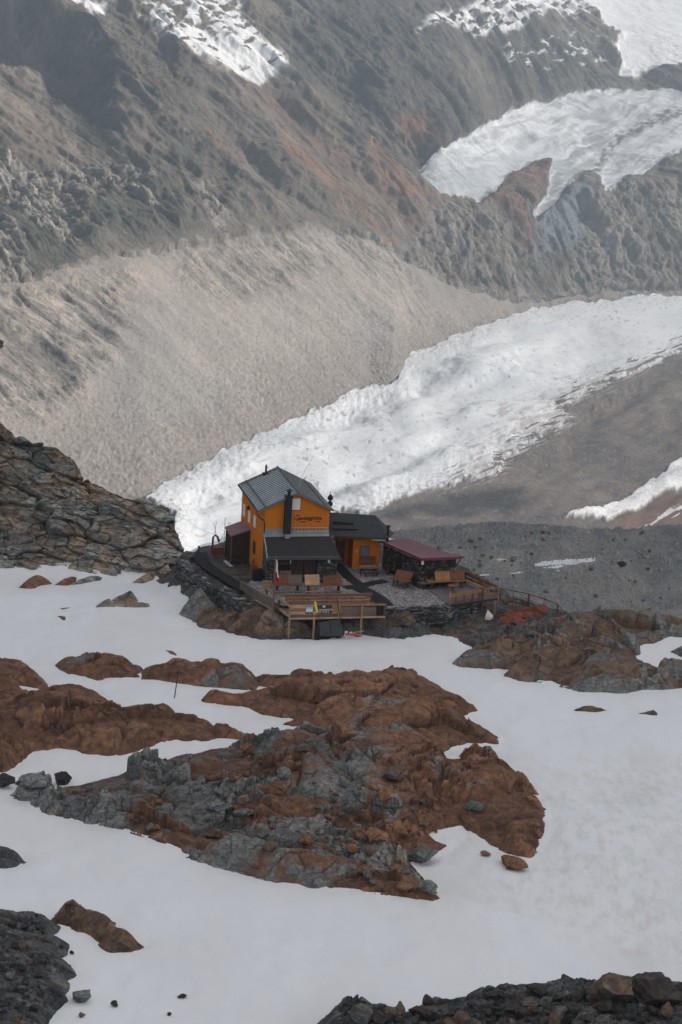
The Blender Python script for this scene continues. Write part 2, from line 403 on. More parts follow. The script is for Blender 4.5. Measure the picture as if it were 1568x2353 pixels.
ch = lay(ch, .75 * region([(1000, 390), (1250, 350), (1330, 400), (1250, 400), (1180, 400), (1120, 470), (1010, 440)], 40), (.42, .45, .48))
ch = lay(ch, .85 * region([(1700, 235), (1500, 268), (1420, 310), (1340, 400), (1360, 405), (1440, 322), (1520, 285), (1700, 262)], 5) * sstep(-.5, .2, fine), (.13, .115, .11))
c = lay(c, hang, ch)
c = lay(c, region([(1232, 500), (1300, 440), (1350, 430), (1340, 560), (1290, 585), (1232, 588)], 14) * .85, (.20, .225, .25))  # shade over the hanging glacier's tongue, painted in as dark blue grey
sn = fbm(UU / 30 + .2 * coarse, VV / 11 - UU / 60, 111, 5)
snow_p = np.maximum.reduce([region(PATCH, 9) * sstep(-.35, -.05, sn + .55 * sstep(40, 150, VV) - .2), region(PATCH2, 6), region(BAND, 10) * sstep(-.1, .15, sn + .15), region(BAND2, 14) * sstep(.25, .45, sn), region(SNOWTOP, 4)])
snow_p = snow_p * mount
c = lay(c, snow_p, (.82, .82, .83))
c = c * (1 + .17 * fbm(X / 1.1, Y / 2.0, 121, 2)[..., None] * (1 - icem[..., None]) * (1 - snow_p[..., None]))
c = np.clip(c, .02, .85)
# --- material shared by the far grounds
far = NT('far ground', 0.9, 0.1)
fn = far.noise(.8, 5, .75, far.co((1, .8, 1)))
fr_ = far.n('Mapping', {'Vector': far.co(), 'Rotation': (0, 0, R(-65.2))}).outputs[0]
fs_ = far.n('Mapping', {'Vector': fr_, 'Scale': (1, .62, .62)}).outputs[0]
rk = far.attr('rockiness'); n1 = far.noise(.075, 12, .68, fs_, .4); n2 = far.noise(.22, 8, .7, far.n('Mapping', {'Vector': fr_, 'Scale': (1, .8, .8)}).outputs[0], .3)
base_c = far.mix(1.0, far.attr('ground_colour', 'Color'), far.ramp(fn, [(.25, (.72, .72, .72)), (.7, (1.2, 1.2, 1.2))]), 'MULTIPLY')
rough_c = far.mix(1.0, base_c, far.ramp(far.math('ADD', far.math('MULTIPLY', n1, .55), far.math('MULTIPLY', n2, .45)), [(.36, (.55, .56, .58)), (.47, (1.1, 1.09, 1.08)), (.55, (1.5, 1.47, 1.42)), (.67, (2.3, 2.22, 2.1))]), 'MULTIPLY')
far_mat = far.out(far.mix(rk, base_c, rough_c), far.bump(far.math('MULTIPLY', far.math('ADD', n1, far.math('MULTIPLY', n2, .5)), rk), .9, 9.0))
rockv = np.clip(mount * (.55 + .45 * craggy) * (1 - .9 * hang) * (1 - .6 * snow_p) + .9 * np.maximum(crest * gulm, LCLIFF) + .22 * moraine + .25 * floor_m * (1 - icem) + .07 * icem + .06 * hang, 0, 1)
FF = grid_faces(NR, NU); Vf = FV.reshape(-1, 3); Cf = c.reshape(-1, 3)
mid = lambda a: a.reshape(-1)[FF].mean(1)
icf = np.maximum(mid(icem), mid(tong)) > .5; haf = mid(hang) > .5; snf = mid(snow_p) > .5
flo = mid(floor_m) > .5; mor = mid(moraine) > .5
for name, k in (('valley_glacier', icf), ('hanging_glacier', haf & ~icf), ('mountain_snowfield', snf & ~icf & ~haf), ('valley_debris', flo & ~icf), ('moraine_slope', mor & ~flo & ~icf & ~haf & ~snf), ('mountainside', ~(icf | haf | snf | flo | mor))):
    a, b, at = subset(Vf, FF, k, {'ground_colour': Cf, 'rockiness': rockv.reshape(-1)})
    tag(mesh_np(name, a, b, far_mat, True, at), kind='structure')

# ------------------------------------------------------------------ near ground: the ridge with the hut
PSI = R(14.5)
HUT = at_y(1056 * 1568 / 2730, 2130 * 1568 / 2730, 195.0)           # front left corner of the house at flashing height
AX = np.array([[math.cos(PSI), math.sin(PSI), 0], [-math.sin(PSI), math.cos(PSI), 0], [0, 0, 1.0]])


def hw(p):
    """hut frame (along gable, depth, up) to world"""
    return HUT + np.asarray(p, float) @ AX


def hl(p):
    return (np.asarray(p, float) - HUT) @ AX.T


TZ = -4.3                                                             # terrace level in the hut frame
MOUND = [hw(p)[:2] for p in [(-4.2, 9.5, 0), (-5.6, 6, 0), (-5.2, 3.5, 0), (-3.2, -3, 0), (-1.2, -7.2, 0), (3, -8.2, 0), (8.5, -8.6, 0), (11, -8.6, 0), (15, -7.2, 0), (19, -6.2, 0), (20, -2, 0), (18, 6, 0), (8, 13, 0), (0, 13, 0)]]
PATHR = [hw(p)[:2] for p in [(18, -1, 0), (18.5, -7.5, 0), (16, -11.5, 0), (22, -14, 0), (29, -11.0, 0), (27, -6, 0)]]
EDGE = [(-60, 226), (-40, 224), (-22, 219), (-15, 209), (-10, 215), (5, 216), (12, 208), (16, 201), (20, 195), (25, 193.5), (45, 191.5), (110, 189)]
CREST = None


def near_z(x, y):
    z = np.interp(y, [85, 100, 112, 127, 140, 160, 175, 186, 196, 206, 220, 260], [5.6, 4.4, 3.3, 1.9, 1.0, 0.1, -.7, -1.25, -1.1, -.6, -.3, -.3])
    if CREST is not None:                                             # the nearer snow bank ends in a soft crest
        s = y - np.interp(x, CREST[:, 0], CREST[:, 1])
        z = z - 1.8 * sstep(-.4, 4.4, s) * (1 - sstep(6, 24, s)) + .25 * np.exp(-(s / 3.0) ** 2)
    z = z - np.interp(x, [-40, -32, -26, -22, -19, -16, -13.5], [1.7, 1.65, 1.5, 1.35, 1.2, 1.0, 0]) * sstep(192, 204, y)
    m = sdf(x, y, MOUND)
    z = z + (HUT[2] + TZ - .42 - z) * sstep(-3.0, .6, m)
    q = sdf(x, y, PATHR)
    z = z + (HUT[2] + TZ - 1.5 - z) * sstep(-4, 1.0, q) * (1 - sstep(-1.5, .6, m)) * .8
    e = np.interp(x, [a for a, b in EDGE], [b for a, b in EDGE])
    d = np.clip(y - e, 0, None)
    return z - d * d / (d + 3.0) * .85 - sstep(0, 3, d) * .6


def ground(u, v, ymin=88, ymax=240):
    """where the sight lines through (u, v) first meet the near ground"""
    u = np.asarray(u, float); v = np.asarray(v, float); d = ray(u, v)
    ys = np.linspace(ymin, ymax, 1600)
    P = CAM + d[:, None, :] * ys[None, :, None]
    hit = P[..., 2] < near_z(P[..., 0], P[..., 1])
    k = np.where(hit.any(1), hit.argmax(1), len(ys) - 1)
    return P[np.arange(len(u)), k]


def gpoly(pts, step=14):
    """survey polygon to plan polygon"""
    a = np.array(pts, float); out = []
    for i in range(len(a)):
        b = a[(i + 1) % len(a)]; n = max(1, int(np.hypot(*(b - a[i])) / step))
        out += [a[i] + (b - a[i]) * t / n for t in range(n)]
    o = np.array(out); return ground(o[:, 0], o[:, 1])[:, :2]


_c = np.array([(-500, 1750), (-200, 1800), (0, 1828), (100, 1850), (200, 1880), (300, 1908), (450, 1955), (640, 2008), (880, 2052), (1030, 2072), (1300, 2140), (1568, 2225), (1760, 2290), (2100, 2400)], float)
_g = ground(_c[:, 0], _c[:, 1]); CREST = _g[np.argsort(_g[:, 0]), :2]


def polar(a0, a1, y0, y1, da, dy):
    a = np.arange(a0, a1 + da, da); y = np.arange(y0, y1 + dy, dy)
    A, Yg = np.meshgrid(a, y); return A * Yg, Yg


# rock materials -------------------------------------------------------------
def rock_mat(name, browns, greys, balance, scale=1.0, grit=.5):
    m = NT(name, .85, .25)
    p = m.co(); big = m.noise(.28 * scale, 7, .62, p, .6); med = m.noise(1.7 * scale, 6, .65, p, .4); fin = m.noise(9 * scale, 6, .7, p)
    brown = m.ramp(med, [(.3, browns[0]), (.5, browns[1]), (.68, browns[2])])
    grey = m.ramp(m.noise(2.3 * scale, 6, .65, m.co((1, 1, 2.5), (.3, .5, .2)), .8), [(.32, greys[0]), (.5, greys[1]), (.7, greys[2])])
    sel = m.math('ADD', big, m.math('MULTIPLY', m.math('SUBTRACT', m.attr('tone'), .5), .34))
    c = m.mix(m.ramp(sel, [(balance - .05, (0, 0, 0)), (balance + .05, (1, 1, 1))]), brown, grey)
    c = m.mix(1.0, c, m.ramp(fin, [(.25, (.6, .6, .6)), (.5, (1, 1, 1)), (.75, (1.35, 1.33, 1.3))]), 'MULTIPLY')
    lich = m.ramp(m.noise(4.5 * scale, 5, .7, m.co((1, 1, 1), (1, 0, 0))), [(.64, (0, 0, 0)), (.72, (1, 1, 1))])
    c = m.mix(m.math('MULTIPLY', lich, .35), c, greys[2])
    v = m.n('TexVoronoi', {'Vector': m.n('VectorMath', {0: p, 1: m.n('TexNoise', {'Vector': p, 'Scale': .7 * scale, 'Detail': 6}).outputs['Color'], 2: (0, 0, 0)}, operation='ADD').outputs[0], 'Scale': .55 * scale}, feature='DISTANCE_TO_EDGE').outputs[0]
    cr = m.mr(v, 0, .05, 0, 1)
    cr = m.math('MAXIMUM', cr, m.ramp(m.noise(.9 * scale, 4, .6, m.co((1, 1, 1), (0, 1, 2))), [(.42, (0, 0, 0)), (.56, (1, 1, 1))]))
    c = m.mix(1.0, c, m.ramp(m.attr('shade_of_block'), [(0, (.52, .53, .55)), (.5, (1, 1, 1)), (1, (1.7, 1.66, 1.6))]), 'MULTIPLY')
    c = m.mix(m.math('MULTIPLY', m.math('SUBTRACT', 1, cr), .75), c, (.03, .026, .024))
    h = m.math('ADD', m.math('MULTIPLY', fin, grit), m.math('ADD', med, m.math('MULTIPLY', cr, .5)))
    return m.out(c, m.bump(h, .8, .12))


RUST = ((.080, .041, .027), (.148, .077, .047), (.235, .127, .075))
UMBER = ((.065, .045, .035), (.125, .082, .060), (.20, .135, .095))
GREY = ((.055, .058, .057), (.115, .119, .116), (.215, .22, .212))
DARK = ((.028, .029, .030), (.060, .062, .063), (.12, .125, .125))
mat_rust = rock_mat('rust brown gneiss', RUST, GREY, .60)
mat_mixed = rock_mat('grey and rust gneiss', RUST, GREY, .56)
mat_grey = rock_mat('grey brown schist', ((.075, .048, .035), (.135, .088, .062), (.21, .145, .10)), GREY, .53)
mat_cliff = rock_mat('weathered cliff schist', ((.13, .10, .075), (.24, .19, .14), (.35, .29, .23)), ((.09, .093, .09), (.175, .178, .168), (.30, .305, .29)), .50, .55)
mat_dark = rock_mat('dark wet rubble', UMBER, DARK, .44, 1.6)

snow = NT('old summer snow', .6, .25)
sn1 = snow.noise(.09, 6, .6, snow.co((1, .5, 1)), .5); sn2 = snow.noise(1.3, 5, .7, snow.co((1, .45, 1)))
sdirt = snow.attr('dirt')
scol = snow.mix(snow.math('MULTIPLY', snow.ramp(sn1, [(.48, (0, 0, 0)), (.72, (1, 1, 1))]), snow.math('ADD', .20, snow.math('MULTIPLY', sdirt, .6))), (.715, .737, .757), (.50, .47, .45))
scol = snow.mix(snow.math('MULTIPLY', sdirt, snow.ramp(sn2, [(.45, (0, 0, 0)), (.8, (.8, .8, .8))])), scol, (.50, .45, .41))
speck = snow.ramp(snow.noise(7, 3, .8, snow.co((1, .4, 1))), [(.70, (0, 0, 0)), (.78, (1, 1, 1))])
scol = snow.mix(snow.math('MULTIPLY', speck, .22), scol, (.42, .38, .35))
sh = snow.math('ADD', snow.noise(.8, 4, .6), snow.math('MULTIPLY', snow.noise(6, 4, .6), .25))
cups = snow.n('TexVoronoi', {'Vector': snow.co((1, .6, 1)), 'Scale': .85}, feature='SMOOTH_F1').outputs[0]
sh = snow.math('ADD', sh, snow.math('MULTIPLY', cups, .5))
mat_snow = snow.out(scol, snow.bump(sh, .65, .16))

# the hut ground: gravel and bedrock round the buildings
_e = np.array([(520, 1402), (545, 1440), (562, 1456), (600, 1461), (650, 1465), (700, 1459), (735, 1453), (800, 1450), (870, 1447), (905, 1452), (960, 1443), (1020, 1448), (1060, 1458), (1115, 1478), (1180, 1470), (1240, 1462), (1300, 1448), (1345, 1430)], float)
HUTG = np.concatenate([ground(_e[:, 0], _e[:, 1])[:, :2], [hw(p)[:2] for p in ((30, -3, 0), (22, 14, 0), (0, 16, 0), (-6.5, 11, 0), (-6.6, 5, 0), (-5.4, -.5, 0), (-3.4, -6.0, 0))]])
gx, gy = polar(-.1, .17, 172, 232, .0005, .16)
gs = sdf(gx, gy, HUTG) + 1.0 + .7 * fbm(gx / 2.5, gy / 2.5, 141, 4)
gz = near_z(gx, gy)
gb, ge, gg = blocks(gx, gy, .8, 143, .3, 1.6, .5, .5, .3, .1); gb2, _, _ = blocks(gx, gy, .3, 147, .9, 1.2, .6, .8, .3, .1)
rug = 1 - .75 * sstep(-.5, .5, sdf(gx, gy, MOUND))
GV = np.stack([gx, gy, gz + np.where(gs > 0, .22 * (1 - np.exp(-gs / .6)), gs * .5) + rug * (.5 * gb + .5 * gb2 + .18 * fbm(gx / 3, gy / 3, 149, 4)) * sstep(-.6, 1, gs)], -1)
mat_gravel = rock_mat('dark gravel and bedrock', UMBER, DARK, .46, 1.8)
GF = grid_faces(*gx.shape); kf = (gs > -1.2).reshape(-1)[GF].all(1)
a_, b_, at_ = subset(GV.reshape(-1, 3), GF, kf, {'tone': gg.reshape(-1), 'shade_of_block': gg.reshape(-1)})
tag(mesh_np('gravel_ground', a_, b_, mat_gravel, True, at_), kind='structure')

# the snow sheet
sx, sy = polar(-.27, .27, 84, 252, .0009, .3)
zz = near_z(sx, sy)
sg = sdf(sx, sy, HUTG) + 1.0 + .7 * fbm(sx / 2.5, sy / 2.5, 141, 4)
zz = zz + .10 + .11 * fbm(sx / 4.5, sy / 8, 157, 3) +   .34 * fbm(sx / 16, sy / 22, 151, 4) + .035 * fbm(sx / 1.6, sy / 3.0, 153, 3) - 1.1 * sstep(-.1, 1.0, sg)
DIRTP = gpoly([(1180, 1900), (1330, 1760), (1600, 1750), (1600, 2200), (1480, 2190), (1250, 2110), (1080, 2060), (1130, 1990)], 30)
sd = sstep(-6, 6, sdf(sx, sy, DIRTP)) + .5 * np.exp(-((sy - np.interp(sx, CREST[:, 0], CREST[:, 1]) - 2.5) / 2.5) ** 2) * sstep(5, 15, sx)
SNOW_SX, SNOW_SY = sx, sy


OUT = []                                                              # plan polygons and heights of rocks, so the snow can meet them
def outcrop(name, pts, mat, h, w, detail, seed, holes=(), da=.00035, dy=.13, ang=.15, drop=.7, edge=.8, kind='structure', label=None, cat=None, lean=0.0, group=None, bsize=(4.2, 1.4, .45), bias=None):
    P = gpoly(pts)
    a = P[:, 0] / P[:, 1]
    x, y = polar(a.min() - .003, a.max() + .003, P[:, 1].min() - 1.5, P[:, 1].max() + 1.5, da, dy)
    s = sdf(x, y, P)
    for q in holes: s = np.minimum(s, -sdf(x, y, gpoly(q)))
    s = s + edge * (.55 * fbm(x / 3.5, y / 3.5, seed, 4) + .25 * fbm(x / .9, y / .9, seed + 3, 3)) * np.clip(.35 + np.abs(s) * .25, .3, 1) - (.2 if not kind else .34 if h > 1.4 else .0)
    b1, e1, g1 = blocks(x, y, bsize[0], seed + 11, ang, 1.9, .34, .34, .20, .035)
    b2, e2, g2 = blocks(x, y, bsize[1], seed + 13, ang + .4, 1.7, .5, .6, .28, .05)
    b3, e3, g3 = blocks(x, y, bsize[2], seed + 17, ang - .3, 1.4, .7, .9, .3, .08)
    rubble = sstep(-.1, .35, fbm(x / 7, y / 7, seed + 23, 3) + detail - .5)
    f = np.where(s > 0, (.58 if kind else .34) * min(1, h) * (1 - np.exp(-np.clip(s, 0, None) / .6)) + h * (1 - np.exp(-np.clip(s, 0, None) / w)), s * drop) + .05
    f = f + lean * np.clip(s, 0, 6) * (y - P[:, 1].mean()) / 8
    d = .55 * fbm(x / 5, y / 6, seed + 29, 4) + .65 * b1 + (.35 + .65 * rubble) * 1.05 * b2 + rubble * 1.1 * b3 + .05 * fbm(x / .5, y / .5, seed + 31, 3)
    d = d * sstep(-.8, 1.8, s) * min(1, h); z = near_z(x, y) + f + np.where(s > .3, np.maximum(d, -.5 * f), d)
    F = grid_faces(*x.shape); k = (s > -1.3).reshape(-1)[F].all(1)
    tone = (0 if bias is None else np.interp(project(np.stack([x, y, z], -1).reshape(-1, 3))[0], [q[0] for q in bias], [q[1] for q in bias]).reshape(x.shape)) + (.5 * g1 + .3 * g2 + .2 * g3) * (1 - .3 * rubble) + .35 * rubble
    v, ff, at = subset(np.stack([x, y, z], -1).reshape(-1, 3), F, k, {'tone': tone.reshape(-1), 'shade_of_block': np.clip(.5 + (.35 + .5 * rubble) * (g2 - .5) + (.2 + .7 * rubble) * (g3 - .5) + .3 * (g1 - .5), 0, 1).reshape(-1)})
    o = mesh_np(name, v, ff, mat, True, at)
    try: o.data.set_sharp_from_angle(angle=R(38))
    except Exception: pass
    tag(o, label, cat, group, kind); OUT.append((P, h, bool(holes) or not kind)); return o


O1 = [(580, 1553), (650, 1557), (740, 1560), (850, 1553), (930, 1558), (1000, 1575), (1060, 1600), (1092, 1622), (1108, 1636), (1085, 1650), (1098, 1668), (1165, 1698), (1150, 1712), (1080, 1715), (1035, 1730), (1020, 1745), (740, 1712), (740, 1704), (755, 1690), (700, 1685), (640, 1665), (655, 1655), (560, 1630), (510, 1622), (450, 1612), (480, 1598), (545, 1598), (640, 1590), (640, 1577), (592, 1573)]
outcrop('rock_outcrop', O1, mat_rust, 1.7, 5.0, .2, 201, bias=[(0, -.35), (1600, -.35)])
O2 = [(20, 1830), (25, 1800), (60, 1786), (115, 1790), (130, 1812), (185, 1802), (235, 1790), (325, 1763), (385, 1742), (480, 1722), (600, 1702), (700, 1698), (745, 1706), (850, 1700), (940, 1703), (1040, 1742), (1070, 1723), (1100, 1722), (1150, 1745), (1205, 1790), (1240, 1820), (1268, 1862), (1268, 1930), (1232, 1985), (1185, 1990), (1135, 1972), (1078, 1940), (1052, 1910), (1005, 1925), (1056, 1945), (1040, 1960), (960, 1990), (1000, 2040), (1032, 2074), (1000, 2085), (880, 2070), (640, 2025), (450, 1975), (300, 1925), (180, 1888), (95, 1862)]
outcrop('rock_outcrop', O2, mat_mixed, 1.9, 5.4, .6, 231, ang=-.1, bias=[(0, .42), (450, .22), (800, .02), (1000, -.3), (1300, -.5)])
O3 = [(-330, 1600), (0, 1577), (50, 1580), (72, 1600), (150, 1576), (230, 1590), (280, 1626), (370, 1636), (400, 1630), (425, 1655), (480, 1665), (550, 1690), (605, 1702), (560, 1712), (480, 1712), (372, 1710), (320, 1728), (280, 1736), (200, 1737), (130, 1722), (80, 1727), (55, 1747), (25, 1768), (0, 1784), (-330, 1810)]
outcrop('rock_outcrop', O3, mat_rust, 1.8, 5.2, .16, 251, bias=[(0, -.3), (1600, -.3)])
outcrop('rock_outcrop', [(-330, 1515), (0, 1520), (50, 1521), (85, 1549), (102, 1577), (60, 1573), (0, 1571), (-330, 1570)], mat_rust, .9, 1.8, .2, 261)
outcrop('rock_outcrop', [(130, 1527), (150, 1517), (230, 1520), (262, 1518), (330, 1541), (325, 1556), (280, 1559), (230, 1554), (160, 1545)], mat_rust, .7, 1.2, .3, 271)
outcrop('rock_outcrop', [(328, 1546), (390, 1532), (480, 1545), (560, 1548), (585, 1556), (585, 1586), (540, 1585), (480, 1575), (370, 1561), (328, 1558)], mat_rust, .8, 1.3, .2, 276)
O5 = [(1025, 1530), (1060, 1503), (1092, 1481), (1180, 1455), (1250, 1432), (1300, 1421), (1370, 1419), (1450, 1417), (1568, 1414), (2050, 1418), (2050, 1600), (1568, 1576), (1490, 1581), (1440, 1590), (1330, 1584), (1270, 1571), (1190, 1561), (1147, 1555), (1170, 1536), (1130, 1541), (1050, 1536)]
outcrop('rock_outcrop', O5, mat_grey, 1.6, 4.6, .3, 281, holes=[[(1478, 1492), (1512, 1486), (1545, 1474), (1640, 1462), (1640, 1490), (1560, 1488), (1530, 1500), (1560, 1520), (1570, 1545), (1530, 1540), (1480, 1520)]], dy=.2)
outcrop('rock_outcrop', [(412, 1415), (450, 1385), (490, 1390), (502, 1400), (545, 1405), (562, 1383), (600, 1400), (640, 1420), (700, 1440), (722, 1456), (640, 1463), (560, 1461), (510, 1451), (460, 1441), (442, 1426)], mat_grey, 1.35, 1.5, .3, 291, bias=[(0, .3), (480, .1), (540, -.35), (800, -.35)])

# ------------------------------------------------------------------ left cliff and right moraine (lofted from surveyed contour lines)
def loft(u0, u1, nu, lines, segs):
    """lines: rows v(u) with a depth y(u) or number; returns grid of points with u, v"""
    u = np.linspace(u0, u1, nu); L = []
    for vp, yp in lines:
        L.append((pl(u, vp), pl(u, yp) if isinstance(yp, list) else np.full(nu, float(yp))))
    P = []; VVs = []
    for k, n in enumerate(segs):
        t = np.linspace(0, 1, n, endpoint=(k == len(segs) - 1))[:, None]
        A = at_y(u, L[k][0], L[k][1])[None]; B = at_y(u, L[k + 1][0], L[k + 1][1])[None]
        P.append(A * (1 - t[..., None]) + B * t[..., None])
    return u, np.concatenate(P)


top = [(-400, 760), (-90, 720), (-45, 790), (-14, 940), (0, 972), (35, 990), (70, 1024), (100, 1020), (130, 1022), (165, 1040), (182, 1066), (190, 1088), (215, 1105), (270, 1132), (330, 1152), (385, 1170), (400, 1195), (412, 1240), (419, 1268)]
foot = [(-400, 1350), (-90, 1330), (0, 1318), (60, 1312), (150, 1306), (250, 1300), (330, 1296), (400, 1290), (419, 1285)]
midr = [(-400, 1120), (-90, 1130), (0, 1140), (200, 1190), (300, 1215), (380, 1240), (419, 1275)]
u_, CP = loft(-400, 419, 980, [([(a, b + 45) for a, b in foot], 203.5), (foot, [(-90, 204), (250, 205.5), (419, 207)]), (midr, [(-90, 213), (300, 211), (419, 209)]), (top, [(-90, 224), (0, 221), (100, 219), (300, 216), (385, 213.5), (419, 210)]), ([(a, b + 160) for a, b in top], [(-90, 236), (419, 216)])], (30, 130, 190, 90))
for _ in range(8): CP[1:-1] = (CP[:-2] + 2 * CP[1:-1] + CP[2:]) / 4
x, y, z = CP[..., 0], CP[..., 1], CP[..., 2]
q = z * 1.2 + y * .55                                                  # height up the dipping slabs
b1, e1, g1 = blocks(x, q, 3.2, 401, -.28, 1.7, .34, .40, .16, .03); b2, e2, g2 = blocks(x, q, 1.25, 405, -.35, 2.0, .36, .5, .22, .04); b3, e3, g3 = blocks(x, q, .42, 409, -.2, 1.9, .5, .8, .25, .07)
d = 1.25 * b1 + .8 * b2 + .6 * b3 + .7 * fbm(x / 5, q / 4, 411, 5) + .35 * (((q * .9 + x * .25 + .5 * fbm(x / 3, q / 3, 413, 3)) % 1.0) - .5)
fade = np.ones_like(x)
CP = CP + (d * fade)[..., None] * np.array([.25, -.75, .55])
cl_o = mesh_np('rock_cliff', CP.reshape(-1, 3), grid_faces(*x.shape), mat_cliff, True, {'tone': (.5 * g1 + .3 * g2 + .2 * g3).reshape(-1), 'shade_of_block': np.clip(.5 + .35 * (g1 - .5) + .5 * (g2 - .5) + .45 * (g3 - .5), 0, 1).reshape(-1)})
cl_o.data.set_sharp_from_angle(angle=R(38)); tag(cl_o, kind='structure')

# a block jutting out of the pinnacle at the picture edge
crest_r = [(560, 1460), (700, 1370), (780, 1300), (850, 1228), (880, 1224), (960, 1212), (1040, 1205), (1150, 1198), (1250, 1200), (1340, 1212), (1400, 1213), (1480, 1209), (1568, 1207), (1700, 1205), (2200, 1215)]
us, SP = loft(560, 2200, 1300, [([(560, 1760), (850, 1640), (2200, 1640)], 300), ([(560, 1500), (850, 1425), (2200, 1425)], 326), (crest_r, [(850, 372), (1200, 376), (1700, 372)]), ([(a, b + 40) for a, b in crest_r], 420)], (60, 300, 40))
for _ in range(6): SP[1:-1] = (SP[:-2] + 2 * SP[1:-1] + SP[2:]) / 4
x, y = SP[..., 0], SP[..., 1]
d = .9 * fbm(x / 14, y / 20, 421, 4) + .22 * fbm(x / 2, y / 2, 423, 4)
f1, f2, ox, oy, ra, rb, rc = worley(x / 1.1, y / 1.3, 425); st = sstep(.72, .78, ra) * np.clip(1 - (f1 / (.2 + .34 * rb * rb)) ** 2, 0, 1)
g1_, g2_, _, _, sa, sb, sc = worley(x / .5, y / .6, 427); st2 = sstep(.5, .56, sa + .25 * fbm(x / 9, y / 12, 435, 3)) * np.clip(1 - (g1_ / .38) ** 2, 0, 1)
SP = SP + np.array([0, -.3, 1]) * (d + .5 * st + .22 * st2)[..., None]
sc_m = NT('grey moraine grit', .95, .15)
t0 = sc_m.attr('stone'); nn = sc_m.noise(.16, 7, .7, sc_m.co((1, .5, 1)), .8); nf = sc_m.noise(2.6, 6, .75)
base = sc_m.mix(sc_m.ramp(nn, [(.4, (0, 0, 0)), (.62, (1, 1, 1))]), (.15, .162, .168), (.27, .262, .245))
base = sc_m.mix(1.0, base, sc_m.ramp(nf, [(.3, (.6, .6, .6)), (.7, (1.5, 1.48, 1.45))]), 'MULTIPLY')
base = sc_m.mix(t0, base, sc_m.mix(sc_m.noise(.9, 2), (.16, .165, .165), (.50, .46, .41)))
mat_scree = sc_m.out(base, sc_m.bump(nf, .6, .25))
u2, v2_ = project(SP.reshape(-1, 3)); u2 = u2 + 3 * fbm(x.ravel() / 3, y.ravel() / 3, 431, 3); v2_ = v2_ + 2.2 * fbm(x.ravel() / 2, y.ravel() / 3, 433, 4)
snowm = np.zeros(u2.shape, bool)
for poly in ([(1225, 1296), (1240, 1290), (1300, 1284), (1345, 1283), (1370, 1280), (1368, 1290), (1320, 1298), (1260, 1300), (1230, 1302)], [(1246, 1303), (1300, 1299), (1290, 1305), (1250, 1307)], [(1128, 1285), (1150, 1283), (1168, 1286), (1150, 1290)], [(1168, 1318), (1200, 1312), (1205, 1316), (1180, 1321)], [(1100, 1322), (1125, 1318), (1128, 1324), (1105, 1326)], [(1268, 1311), (1290, 1308), (1288, 1313)]):
    snowm |= sdf(u2, v2_, poly) > 0
SF = grid_faces(*x.shape); sv = SP.reshape(-1, 3); kk = snowm[SF].all(1)
a_, b_, at_ = subset(sv, SF, ~kk, {'stone': np.maximum(st, .7 * st2).reshape(-1)})
tag(mesh_np('scree_slope', a_, b_, mat_scree, True, at_), kind='structure')
a_, b_, at_ = subset(sv, SF, kk, {'dirt': np.zeros(len(sv))})
tag(mesh_np('snow_streaks', a_, b_, mat_snow, True, at_), kind='structure')

